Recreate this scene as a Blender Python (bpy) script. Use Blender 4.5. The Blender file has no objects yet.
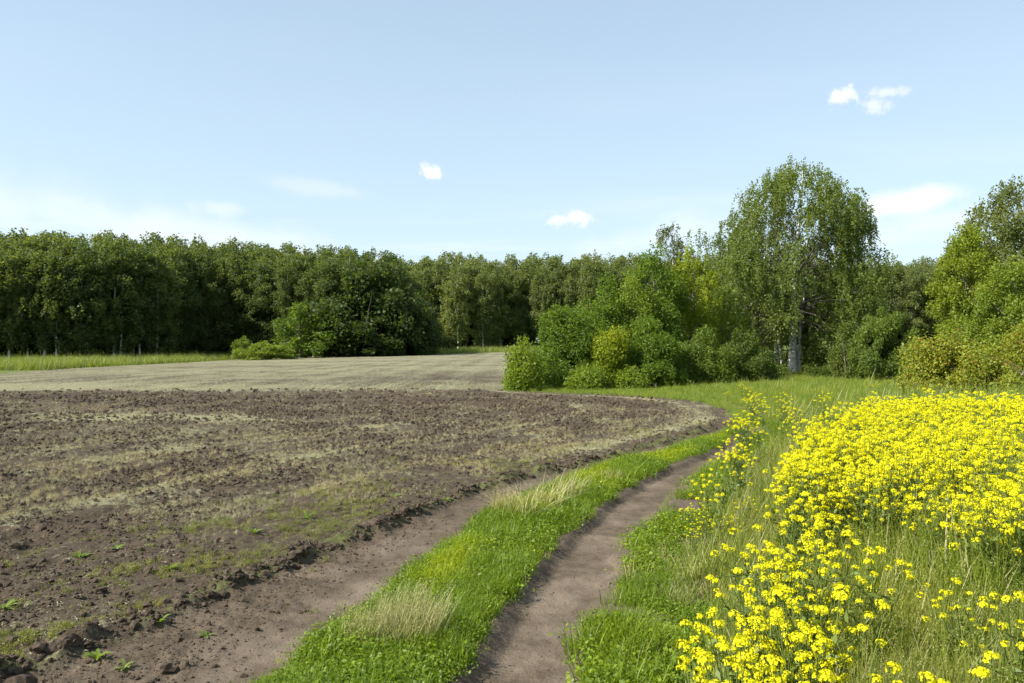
import bpy, math, random
import numpy as np
from mathutils import Vector

# ------------------------------------------------------------------ camera, sky, sun, exposure
scene = bpy.context.scene
F = 28.0 / 36.0 * 1024          # focal length in pixels
HC = 1.9                        # camera height
YH = 341.5
cam = bpy.data.cameras.new('camera')
cam.lens = 28.0; cam.sensor_width = 36.0; cam.clip_start = 0.05; cam.clip_end = 6000
camo = bpy.data.objects.new('camera', cam)
scene.collection.objects.link(camo)
camo.location = (0, 0, HC); camo.rotation_euler = (math.pi / 2, 0, 0)
scene.camera = camo

SUN_EL, SUN_AZ = 42.0, -113.0    # azimuth clockwise from +Y
world = bpy.data.worlds.new('World'); scene.world = world; world.use_nodes = True
sun = bpy.data.lights.new('sun', 'SUN'); sun.energy = 5.0; sun.angle = math.radians(0.53); sun.color = (1.0, 0.955, 0.88)
suno = bpy.data.objects.new('sun', sun); scene.collection.objects.link(suno)
sd = Vector((math.sin(math.radians(SUN_AZ)) * math.cos(math.radians(SUN_EL)), math.cos(math.radians(SUN_AZ)) * math.cos(math.radians(SUN_EL)), math.sin(math.radians(SUN_EL))))
suno.rotation_euler = sd.to_track_quat('Z', 'Y').to_euler(); suno.location = sd * 60
scene.view_settings.view_transform = 'Standard'; scene.view_settings.look = 'None'
scene.view_settings.exposure = 0.95; scene.view_settings.gamma = 1.0
scene.view_settings.use_curve_mapping = False
scene.cycles.max_bounces = 5; scene.cycles.diffuse_bounces = 3; scene.cycles.glossy_bounces = 2
scene.cycles.transmission_bounces = 4; scene.cycles.transparent_max_bounces = 6
scene.cycles.use_denoising = True
scene.cycles.use_adaptive_sampling = True; scene.cycles.adaptive_threshold = 0.025


def N(nt, typ, **kw):
    n = nt.nodes.new(typ)
    ins = kw.pop('ins', {})
    for k, v in kw.items():
        setattr(n, k, v)
    for k, v in ins.items():
        if hasattr(v, 'node') and hasattr(v, 'is_output'):
            nt.links.new(v, n.inputs[k])
        else:
            n.inputs[k].default_value = v
    return n


def math_(nt, op, a, b=0.0, c=None, clamp=False):
    n = N(nt, 'ShaderNodeMath', operation=op, use_clamp=clamp, ins={0: a, 1: b})
    if c is not None:
        if hasattr(c, 'is_output'): nt.links.new(c, n.inputs[2])
        else: n.inputs[2].default_value = c
    return n.outputs[0]


def mixc(nt, fac, a, b, blend='MIX'):
    n = nt.nodes.new('ShaderNodeMix'); n.data_type = 'RGBA'; n.blend_type = blend
    for k, v in ((0, fac), (6, a), (7, b)):
        if hasattr(v, 'is_output'): nt.links.new(v, n.inputs[k])
        else: n.inputs[k].default_value = v if k == 0 else (tuple(v) + (1,))[:4]
    return n.outputs[2]


def ramp(nt, v, lo, hi, a=0.0, b=1.0):
    n = N(nt, 'ShaderNodeMapRange', interpolation_type='SMOOTHSTEP', ins={0: v, 1: lo, 2: hi, 3: a, 4: b})
    return n.outputs[0]


def pdir(px, py):
    return Vector(((px - 512) / F, 1.0, (YH - py) / F)).normalized()


def build_world():
    nt = world.node_tree; nt.nodes.clear()
    sky = N(nt, 'ShaderNodeTexSky', sky_type='NISHITA', sun_disc=False)
    sky.sun_elevation = math.radians(SUN_EL); sky.sun_rotation = math.radians(SUN_AZ)
    sky.air_density = 1.0; sky.dust_density = 0.9; sky.ozone_density = 1.6; sky.altitude = 100
    tc = N(nt, 'ShaderNodeTexCoord'); d = tc.outputs['Generated']
    sep = N(nt, 'ShaderNodeSeparateXYZ', ins={0: d}); z = sep.outputs[2]
    # wispy high cloud veil: noise on a plane overhead, thicker towards the horizon
    zc = math_(nt, 'MAXIMUM', z, 0.03)
    u = math_(nt, 'DIVIDE', sep.outputs[0], zc); v = math_(nt, 'DIVIDE', sep.outputs[1], zc)
    uv = N(nt, 'ShaderNodeCombineXYZ', ins={0: math_(nt, 'MULTIPLY', u, 0.22), 1: math_(nt, 'MULTIPLY', v, 0.55), 2: 3.7}).outputs[0]
    n1 = N(nt, 'ShaderNodeTexNoise', ins={'Vector': uv, 'Scale': 1.0, 'Detail': 6.0, 'Roughness': 0.55, 'Distortion': 0.6}).outputs[0]
    veil = ramp(nt, n1, 0.46, 0.80, 0, 0.55)
    low = ramp(nt, z, 0.03, 0.30, 1.0, 0.15)
    veil = math_(nt, 'MULTIPLY', veil, low)
    base_haze = ramp(nt, z, -0.05, 0.5, 0.72, 0.42)
    total = math_(nt, 'MAXIMUM', veil, 0.0)
    # small fair-weather clouds at their own places in the sky
    nd = N(nt, 'ShaderNodeTexNoise', ins={'Vector': d, 'Scale': 42.0, 'Detail': 6.0, 'Roughness': 0.66}).outputs[0]
    nd2 = N(nt, 'ShaderNodeTexNoise', ins={'Vector': d, 'Scale': 9.0, 'Detail': 4.0, 'Roughness': 0.6}).outputs[0]
    clouds = [  # px, py, half width px, half height px, tilt, strength
        (428, 170, 13, 8, -0.25, 1.0), (569, 219, 24, 8, 0.0, 1.05), (840, 98, 12, 10, 0.6, 0.95), (872, 105, 16, 9, -0.1, 0.6),
        (884, 92, 16, 6, 0.0, 0.6), (905, 202, 50, 11, 0.12, 0.85), (930, 224, 85, 15, 0.12, 0.4), (650, 238, 75, 18, 0.16, 0.45),
        (140, 226, 170, 20, -0.05, 0.42), (225, 208, 30, 8, 0.0, 0.4), (40, 205, 120, 40, -0.1, 0.22), (330, 190, 70, 8, -0.1, 0.25),
        (-260, 190, 120, 18, 0.1, 0.6), (1290, 150, 110, 16, 0.1, 0.6), (-160, 60, 60, 14, 0.2, 0.6), (1200, -80, 70, 20, 0.2, 0.6)]
    for (px, py, w, h, tilt, st) in clouds:
        c = pdir(px, py); k = 1.0 / (F * (1 + ((px - 512) / F) ** 2 + ((YH - py) / F) ** 2) ** 0.5)
        t = Vector((0, 0, 1)).cross(-c).normalized(); b = c.cross(-t).normalized()
        if b.z < 0: b = -b
        if t.x < 0: t = -t
        t2 = t * math.cos(tilt) + b * math.sin(tilt); b2 = b * math.cos(tilt) - t * math.sin(tilt)
        rel = N(nt, 'ShaderNodeVectorMath', operation='SUBTRACT', ins={0: d, 1: tuple(c)}).outputs[0]
        du = N(nt, 'ShaderNodeVectorMath', operation='DOT_PRODUCT', ins={0: rel, 1: tuple(t2 / (w * k))}).outputs['Value']
        dv = N(nt, 'ShaderNodeVectorMath', operation='DOT_PRODUCT', ins={0: rel, 1: tuple(b2 / (h * k))}).outputs['Value']
        dw = N(nt, 'ShaderNodeVectorMath', operation='DOT_PRODUCT', ins={0: rel, 1: tuple(c / 0.6)}).outputs['Value']
        vec = N(nt, 'ShaderNodeCombineXYZ', ins={0: du, 1: dv, 2: dw}).outputs[0]
        ln = N(nt, 'ShaderNodeVectorMath', operation='LENGTH', ins={0: vec}).outputs['Value']
        nn = nd if w < 30 else nd2
        e = math_(nt, 'MULTIPLY_ADD', math_(nt, 'SUBTRACT', nn, 0.5), 4.2 if w < 30 else 3.2, ln)
        m = ramp(nt, e, 0.15 if st > 0.7 else 0.0, 1.35, st, 0.0)
        # add like veils of cloud, not like paint: 1-(1-a)(1-b)
        total = math_(nt, 'SUBTRACT', 1.0, math_(nt, 'MULTIPLY', math_(nt, 'SUBTRACT', 1.0, total), math_(nt, 'SUBTRACT', 1.0, m)), clamp=True)
    skyc = mixc(nt, base_haze, sky.outputs[0], (4.25, 5.3, 5.9))
    col = mixc(nt, total, skyc, (6.0, 6.15, 6.3))
    bg = N(nt, 'ShaderNodeBackground', ins={0: col, 1: 0.096})
    N(nt, 'ShaderNodeOutputWorld', ins={0: bg.outputs[0]})


build_world()

# ------------------------------------------------------------------ helpers
rng = np.random.default_rng(7)
COL = scene.collection


def tag(o, label, cat=None, group=None, kind=None):
    o['label'] = label
    if cat: o['category'] = cat
    if group: o['group'] = group
    if kind: o['kind'] = kind
    return o


def mesh(name, V, faces, mats=(), smooth=False, attrs=None):
    """faces: list of (n,k) int arrays, or (array, material index)"""
    me = bpy.data.meshes.new(name)
    V = np.asarray(V, np.float32)
    me.vertices.add(len(V)); me.vertices.foreach_set('co', V.ravel())
    li, ls, mi, n0 = [], [], [], 0
    for f in faces:
        f, m = f if isinstance(f, tuple) else (f, 0)
        f = np.asarray(f, np.int32)
        if len(f) == 0: continue
        k = f.shape[1]
        li.append(f.ravel()); ls.append(n0 + np.arange(len(f), dtype=np.int32) * k); n0 += f.size
        mi.append(np.full(len(f), m, np.int32))
    if li:
        li = np.concatenate(li); ls = np.concatenate(ls); mi = np.concatenate(mi)
        me.loops.add(len(li)); me.loops.foreach_set('vertex_index', li)
        me.polygons.add(len(ls)); me.polygons.foreach_set('loop_start', ls)
        me.polygons.foreach_set('material_index', mi)
        if smooth: me.polygons.foreach_set('use_smooth', np.ones(len(ls), bool))
    for m in mats: me.materials.append(m)
    for k, (typ, a) in (attrs or {}).items():
        at = me.attributes.new(k, typ, 'POINT')
        at.data.foreach_set({'FLOAT': 'value', 'INT': 'value', 'FLOAT_VECTOR': 'vector', 'FLOAT_COLOR': 'color'}[typ], np.ascontiguousarray(a).ravel())
    me.update(calc_edges=True); me.validate()
    return me


def obj(name, me, parent=None, link=True):
    o = bpy.data.objects.new(name, me)
    if link: COL.objects.link(o)
    if parent: o.parent = parent
    return o


def hash2(ix, iy, seed):
    with np.errstate(over='ignore'):
        h = (ix.astype(np.int64) * 374761393 + iy.astype(np.int64) * 668265263 + seed * 982451653) & 0x7fffffff
        h = ((h ^ (h >> 13)) * 1274126177) & 0x7fffffff
        h = (h ^ (h >> 16)) & 0xffff
    return h / 65535.0


def vnoise(x, y, seed=0):
    x = np.asarray(x, float); y = np.asarray(y, float)
    ix = np.floor(x); iy = np.floor(y); fx = x - ix; fy = y - iy
    fx = fx * fx * (3 - 2 * fx); fy = fy * fy * (3 - 2 * fy)
    a = hash2(ix, iy, seed); b = hash2(ix + 1, iy, seed); c = hash2(ix, iy + 1, seed); d = hash2(ix + 1, iy + 1, seed)
    return (a * (1 - fx) + b * fx) * (1 - fy) + (c * (1 - fx) + d * fx) * fy


def fbm(x, y, seed=0, octv=4, g=0.5):
    s = 0; a = 1; t = 0
    for i in range(octv):
        s = s + a * vnoise(x * 2 ** i + 17.3 * i, y * 2 ** i - 9.1 * i, seed + i); t += a; a *= g
    return s / t


def sst(a, b, x):
    t = np.clip((np.asarray(x, float) - a) / (b - a), 0, 1)
    return t * t * (3 - 2 * t)


# ------------------------------------------------------------------ lie of the land
def land(x, y):
    """gently rolling land, falling away to the far left"""
    return sst(18, 100, y) * np.clip(-0.1 + 0.016 * (x + 10), -1.5, 0.9)


def hit(px, py, h=0.0):
    """point of the land (or h above it) seen at a pixel"""
    t = np.exp(np.linspace(math.log(1.2), math.log(900), 3000))
    X = (px - 512) / F * t; Z = HC - (py - YH) / F * t
    below = Z < land(X, t) + h
    i = int(np.argmax(below)) if below.any() else len(t) - 1
    return X[i], t[i]


def curve(pts):
    P = np.array([hit(*p) for p in pts])
    P = P[np.argsort(P[:, 1])]
    return P


def lin(P, s0):
    """X as a smoothed function of Y"""
    ys = np.arange(-40, 320, 0.1)
    xs = np.interp(ys, P[:, 1], P[:, 0])
    lo = ys < P[0, 1]; xs[lo] = P[0, 0] + (ys[lo] - P[0, 1]) * s0
    k = np.ones(9) / 9
    xs2 = np.convolve(np.pad(xs, 4, mode='edge'), k, 'valid')
    return lambda y: np.interp(y, ys, xs2)


FIELD_EDGE = curve([(-40, 683), (100, 640), (190, 598), (260, 574), (314, 549), (364, 533), (417, 512), (492, 483), (550, 470), (640, 448), (700, 433), (736, 421),
                    (726, 411), (704, 404), (672, 399), (620, 395.5), (560, 393), (515, 391), (504, 386), (512, 370), (525, 352)])
L = lin(FIELD_EDGE, 0.4)
ML = lin(curve([(265, 683), (330, 632), (400, 578), (470, 527), (520, 494), (560, 480), (600, 468), (660, 452), (700, 440), (742, 424)]), 0.35)
MR = lin(curve([(470, 683), (500, 632), (540, 577), (580, 530), (620, 497), (660, 474), (700, 457), (725, 445), (748, 431)]), 0.3)
RR = lin(curve([(578, 683), (583, 640), (600, 585), (640, 530), (672, 495), (700, 472), (730, 452), (760, 431)]), 0.2)
far_pts = sorted([hit(*p) for p in [(-200, 384), (0, 374), (100, 367), (200, 362), (290, 356.5), (430, 354.5), (530, 351.5)]])
far_pts.sort(key=lambda p: p[0] / p[1]); FARA = np.array([p[0] / p[1] for p in far_pts]); FARY = np.array([p[1] for p in far_pts])
farY = lambda x, y: np.interp(x / np.maximum(y, 1.0), FARA, FARY)
EDGE_LINE = np.array([(L(y), y) for y in np.concatenate([np.arange(-5, 34, 0.45), np.arange(34, 160, 6.0)])])


def edge_dist(x, y):
    """distance to the edge of the ploughed field, positive inside"""
    x = np.atleast_1d(np.asarray(x, float)); y = np.atleast_1d(np.asarray(y, float))
    out = np.empty(len(x)); A = EDGE_LINE[:-1]; D = EDGE_LINE[1:] - A; dd = (D ** 2).sum(1)
    for i in range(0, len(x), 20000):
        P = np.stack([x[i:i + 20000], y[i:i + 20000]], 1)[:, None, :] - A[None]
        t = np.clip((P * D[None]).sum(2) / dd, 0, 1)
        q = P - t[..., None] * D[None]
        out[i:i + 20000] = np.sqrt((q ** 2).sum(2).min(1))
    return np.where(x < L(y), out, -out)


def masks(x, y):
    m = {}
    d = edge_dist(x, y)
    wob = (fbm(x * 2.2, y * 2.2, 11, 3) - 0.5)
    m['d'] = d
    dfar = farY(x, y) - y
    m['field'] = sst(-0.12, 0.12, d + wob * 0.5) * sst(-0.6, 0.6, dfar + wob * 3)
    near = 1 - sst(18.3, 20.5, y)
    c = 0.8
    mlr = (x - ML(y)) * c + wob * 0.16; mrr = (x - MR(y)) * c + wob * 0.12; rrr = (x - RR(y)) * c + wob * 0.28
    left = sst(-0.10, 0.12, -d) * sst(-0.06, 0.06, -mlr)
    right = sst(-0.06, 0.06, mrr) * sst(-0.10, 0.10, -rrr)
    m['left_rut'] = left * near; m['right_rut'] = right * near
    m['median'] = sst(-0.06, 0.06, mlr) * sst(-0.06, 0.06, -mrr) * near
    m['verge'] = np.where(d < 0, sst(-0.08, 0.08, rrr), 0) * near + (1 - near) * sst(0, 0.3, -d)
    o = -d
    late = sst(17.8, 20.0, y) * (d < 0) * (1 - sst(28, 40, y)) * (1 - sst(3.5, 4.5, o))
    m['grass_rut'] = late * np.clip(np.exp(-((o - 0.75 + wob * .3) / 0.24) ** 2) + np.exp(-((o - 2.3 + wob * .3) / 0.26) ** 2), 0, 1) * (1 - 0.55 * sst(21, 29, y))
    m['rrr'] = rrr
    return m


def height(x, y, m=None):
    m = m or masks(x, y)
    z = land(x, y)
    d = m['d']; r = np.hypot(x, y)
    fld = m['field'] * sst(0.0, 0.25, d)
    furrow = np.sin(d * 2 * np.pi / 0.55 + fbm(x * .5, y * .5, 5, 2) * 5)
    rough = sst(0.35, 0.8, fbm(x * .45, y * .45, 21, 2)) * 0.5 + 0.6
    weedy = 1 - sst(1.4, 3.2, d)
    amp = (1 - 0.45 * weedy) * rough
    big = np.abs(fbm(x * 2.3, y * 2.3, 31, 4, 0.6) - 0.5) * 2
    z = z + fld * (0.018 * furrow * (1 - weedy * .6) + amp * (0.085 * (0.28 - big) + 0.090 * (fbm(x * 6.5, y * 6.5, 41, 3, 0.62) - 0.5) + 0.050 * (fbm(x * 21, y * 21, 51, 2, .6) - .5)) * (1 - 0.5 * sst(26, 34, y)))
    ridge = np.exp(-((d - 0.06) / 0.13) ** 2) * (1 - sst(24, 28, y))
    z = z + ridge * 0.085 * sst(0.35, 0.7, fbm(x * 3.5, y * 3.5, 61, 3))
    rut = np.maximum(m['left_rut'], m['right_rut'])
    z = z - rut * 0.055 - m['grass_rut'] * 0.05
    lr = m['left_rut']
    z = z + lr * (0.07 * (fbm(x * 4, y * 4, 71, 4, .65) - 0.5) + 0.035 * (fbm(x * 15, y * 15, 72, 2) - .5)) * sst(0.0, 0.8, (ML(y) - x) * 0.8) + m['right_rut'] * (0.022 * (fbm(x * 5, y * 5, 73, 3) - 0.5) + .012 * (fbm(x * 19, y * 19, 74, 2) - .5))
    z = z + m['median'] * 0.03 * fbm(x * 2, y * 2, 81, 2)
    z = z + m['verge'] * (0.16 * sst(0.6, 3.2, m['rrr']) + 0.05 * (fbm(x * 1.3, y * 1.3, 91, 3) - .5)) * (1 - sst(22, 34, y) * 0.7)
    return z


# ------------------------------------------------------------------ materials
def new_mat(name):
    m = bpy.data.materials.new(name); m.use_nodes = True
    m.node_tree.nodes.clear()
    return m, m.node_tree


def finish(nt, bsdf, disp=None):
    N(nt, 'ShaderNodeOutputMaterial', ins={'Surface': bsdf})


def attr(nt, name, typ='GEOMETRY'):
    return N(nt, 'ShaderNodeAttribute', attribute_name=name, attribute_type=typ)


def noise(nt, vec, scale, detail=4.0, rough=0.55, dist=0.0):
    return N(nt, 'ShaderNodeTexNoise', ins={'Vector': vec, 'Scale': scale, 'Detail': detail, 'Roughness': rough, 'Distortion': dist}).outputs[0]


def ground_material():
    m, nt = new_mat('earth_and_turf')
    pos = N(nt, 'ShaderNodeNewGeometry').outputs['Position']
    a_f = attr(nt, 'a_field').outputs['Fac']; a_r = attr(nt, 'a_rut').outputs['Fac']
    a_p = attr(nt, 'a_pale').outputs['Fac']; a_w = attr(nt, 'a_weed').outputs['Fac']; a_b = attr(nt, 'a_bare').outputs['Fac']
    n_big = noise(nt, pos, 1.3, 5); n_mid = noise(nt, pos, 9.0, 5, 0.62); n_fine = noise(nt, pos, 55.0, 4, 0.65); n_grit = noise(nt, pos, 170.0, 3, 0.6)
    soil = mixc(nt, ramp(nt, n_mid, 0.3, 0.7), (0.037, 0.027, 0.0175), (0.072, 0.053, 0.034))
    soil = mixc(nt, ramp(nt, n_fine, 0.42, 0.72, 0, 0.7), soil, (0.125, 0.098, 0.068))
    # dry residue of last year's crop, in flecks
    fleck = math_(nt, 'ADD', math_(nt, 'MULTIPLY', noise(nt, pos, 34.0, 3, 0.6), 0.55), math_(nt, 'MULTIPLY', noise(nt, pos, 7.0, 3, 0.6, 0.4), 0.55))
    th = math_(nt, 'MULTIPLY_ADD', a_p, -0.46, 0.755)
    fm = N(nt, 'ShaderNodeMapRange', interpolation_type='SMOOTHSTEP', ins={0: math_(nt, 'SUBTRACT', fleck, th), 1: -0.06, 2: 0.10}).outputs[0]
    res = mixc(nt, n_big, (0.165, 0.160, 0.090), (0.245, 0.235, 0.145))
    field = mixc(nt, fm, soil, res)
    tw = math_(nt, 'MULTIPLY_ADD', a_w, -0.42, 0.80)
    wm = N(nt, 'ShaderNodeMapRange', interpolation_type='SMOOTHSTEP', ins={0: math_(nt, 'SUBTRACT', math_(nt, 'ADD', math_(nt, 'MULTIPLY', n_mid, 0.65), math_(nt, 'MULTIPLY', n_fine, 0.45)), tw), 1: -0.03, 2: 0.12}).outputs[0]
    field = mixc(nt, wm, field, mixc(nt, n_big, (0.12, 0.14, 0.035), (0.16, 0.185, 0.05)))
    rutc = mixc(nt, ramp(nt, n_mid, 0.3, 0.72), (0.073, 0.054, 0.037), (0.122, 0.094, 0.066))
    rutc = mixc(nt, ramp(nt, n_big, 0.42, 0.70), rutc, (0.175, 0.138, 0.101))
    rutc = mixc(nt, ramp(nt, n_grit, 0.55, 0.8, 0, 0.5), rutc, (0.06, 0.043, 0.033))
    turf = mixc(nt, ramp(nt, n_mid, 0.35, 0.65), (0.060, 0.075, 0.018), (0.12, 0.155, 0.035))
    turf = mixc(nt, ramp(nt, n_big, 0.45, 0.75, 0, 0.6), turf, (0.17, 0.19, 0.05))
    base = mixc(nt, a_f, turf, field)
    bare = mixc(nt, ramp(nt, n_fine, 0.4, 0.7), (0.10, 0.074, 0.056), (0.16, 0.125, 0.095))
    base = mixc(nt, a_b, base, bare)
    base = mixc(nt, a_r, base, rutc)
    bump_h = math_(nt, 'ADD', math_(nt, 'MULTIPLY', n_mid, 0.6), math_(nt, 'MULTIPLY', n_fine, 0.25))
    bump_h = math_(nt, 'ADD', bump_h, math_(nt, 'MULTIPLY', n_grit, 0.08))
    strength = math_(nt, 'MULTIPLY_ADD', a_r, -0.15, 0.85)
    bp = N(nt, 'ShaderNodeBump', ins={'Strength': strength, 'Distance': 0.06, 'Height': bump_h})
    b = N(nt, 'ShaderNodeBsdfPrincipled', ins={'Base Color': base, 'Roughness': 0.95, 'Specular IOR Level': 0.12, 'Normal': bp.outputs[0]})
    finish(nt, b.outputs[0])
    return m


def leaf_material(name, source, hue_var=0.5, transl=0.42, gloss=0.32, dead=None, tmul=(1.75, 1.75, 0.6), deadcol=(0.34, 0.33, 0.17)):
    """source: 'OBJECT' (object colour) or 'INSTANCER' (tint of the scattered point) or an rgb"""
    m, nt = new_mat(name)
    if source == 'OBJECT': c = mixc(nt, 1.0, N(nt, 'ShaderNodeObjectInfo').outputs['Color'], (1.25, 1.25, 1.1), 'MULTIPLY')
    elif source == 'INSTANCER': c = attr(nt, 'tint', 'INSTANCER').outputs['Color']
    else: c = N(nt, 'ShaderNodeRGB').outputs[0]; c.default_value = tuple(source) + (1,)
    g = N(nt, 'ShaderNodeNewGeometry')
    ri = g.outputs['Random Per Island']
    dark = mixc(nt, 1.0, c, (0.62, 0.66, 0.70), 'MULTIPLY'); lite = mixc(nt, 1.0, c, (1.45, 1.28, 1.05), 'MULTIPLY')
    c2 = mixc(nt, ramp(nt, ri, 0.0, 1.0, 0.5 - hue_var / 2, 0.5 + hue_var / 2), dark, lite)
    if dead:
        c2 = mixc(nt, ramp(nt, math_(nt, 'FRACT', math_(nt, 'MULTIPLY', ri, 37.7)), 1 - dead - 0.02, 1 - dead + 0.02), c2, deadcol)
    n2 = noise(nt, g.outputs['Position'], 0.55, 2)
    c2 = mixc(nt, ramp(nt, n2, 0.35, 0.7, 0.0, 0.45), c2, mixc(nt, 1.0, c2, (1.35, 1.15, 0.75), 'MULTIPLY'))
    tcol = mixc(nt, 1.0, c2, tmul, 'MULTIPLY')
    b = N(nt, 'ShaderNodeBsdfPrincipled', ins={'Base Color': c2, 'Roughness': 0.48, 'Specular IOR Level': gloss})
    t = N(nt, 'ShaderNodeBsdfTranslucent', ins={'Color': tcol})
    mx = N(nt, 'ShaderNodeMixShader', ins={0: transl, 1: b.outputs[0], 2: t.outputs[0]})
    finish(nt, mx.outputs[0])
    return m


def bark_material(name, pale, dark, amount):
    m, nt = new_mat(name)
    tc = N(nt, 'ShaderNodeTexCoord').outputs['Object']
    mp = N(nt, 'ShaderNodeMapping', ins={0: tc, 3: (2.2, 2.2, 7.0)}).outputs[0]
    n1 = noise(nt, mp, 1.6, 5, 0.65); n2 = noise(nt, tc, 14.0, 3)
    c = mixc(nt, ramp(nt, n1, amount, amount + 0.1), pale, dark)
    c = mixc(nt, ramp(nt, n2, 0.4, 0.8, 0, 0.4), c, tuple(0.55 * v for v in pale))
    bp = N(nt, 'ShaderNodeBump', ins={'Strength': 0.5, 'Distance': 0.02, 'Height': n1})
    b = N(nt, 'ShaderNodeBsdfPrincipled', ins={'Base Color': c, 'Roughness': 0.8, 'Specular IOR Level': 0.2, 'Normal': bp.outputs[0]})
    finish(nt, b.outputs[0]); return m


def plain_material(name, c, var=0.3, rough=0.9, transl=0.0):
    m, nt = new_mat(name)
    g = N(nt, 'ShaderNodeNewGeometry')
    n1 = noise(nt, g.outputs['Position'], 30.0, 3)
    ca = mixc(nt, ramp(nt, n1, 0.3, 0.7), tuple(v * (1 - var) for v in c), tuple(v * (1 + var) for v in c))
    ca = mixc(nt, g.outputs['Random Per Island'], mixc(nt, 1.0, ca, (0.8, 0.8, 0.8), 'MULTIPLY'), mixc(nt, 1.0, ca, (1.15, 1.15, 1.15), 'MULTIPLY'))
    b = N(nt, 'ShaderNodeBsdfPrincipled', ins={'Base Color': ca, 'Roughness': rough, 'Specular IOR Level': 0.2})
    out = b.outputs[0]
    if transl:
        t = N(nt, 'ShaderNodeBsdfTranslucent', ins={'Color': ca})
        out = N(nt, 'ShaderNodeMixShader', ins={0: transl, 1: out, 2: t.outputs[0]}).outputs[0]
    finish(nt, out); return m


M_GROUND = ground_material()
M_LEAF = leaf_material('leaves', 'OBJECT', 0.75, 0.44, 0.18)
M_REDLEAF = leaf_material('red_tipped_leaves', 'OBJECT', 0.8, 0.42, 0.2, dead=0.045, deadcol=(0.26, 0.10, 0.035))
M_GRASS = leaf_material('grass_blades', 'INSTANCER', 0.75, 0.36, 0.4, dead=0.08)
M_TURF = leaf_material('turf_leaves', 'INSTANCER', 0.8, 0.36, 0.3)
M_DRYGRASS = leaf_material('straw_blades', 'INSTANCER', 0.7, 0.25, 0.2, tmul=(1.1, 1.05, 0.85))
M_WEED = leaf_material('weed_leaves', (0.12, 0.19, 0.035), 0.5, 0.35)
M_STALK = leaf_material('flower_stalks', (0.12, 0.18, 0.045), 0.5, 0.25)
M_DRY = leaf_material('dry_blades', (0.33, 0.345, 0.175), 0.6, 0.25, 0.2, tmul=(1.15, 1.1, 0.8))
M_SEDGE = leaf_material('withering_blades', (0.27, 0.30, 0.13), 0.8, 0.3, 0.3, dead=0.35)
M_DEAD = leaf_material('withered_leaves', (0.20, 0.19, 0.12), 0.8, 0.2, 0.2, dead=0.3)
M_PETAL = plain_material('yellow_petals', (0.74, 0.70, 0.010), 0.08, 0.6, 0.35)
M_BIRCH = bark_material('birch_bark', (0.66, 0.64, 0.60), (0.05, 0.045, 0.04), 0.56)
M_BARK = bark_material('grey_bark', (0.17, 0.145, 0.12), (0.05, 0.042, 0.035), 0.5)
M_CLOD = plain_material('soil_lump', (0.054, 0.039, 0.026), 0.35)
M_STRAW = plain_material('straw', (0.28, 0.255, 0.16), 0.2)


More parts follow.
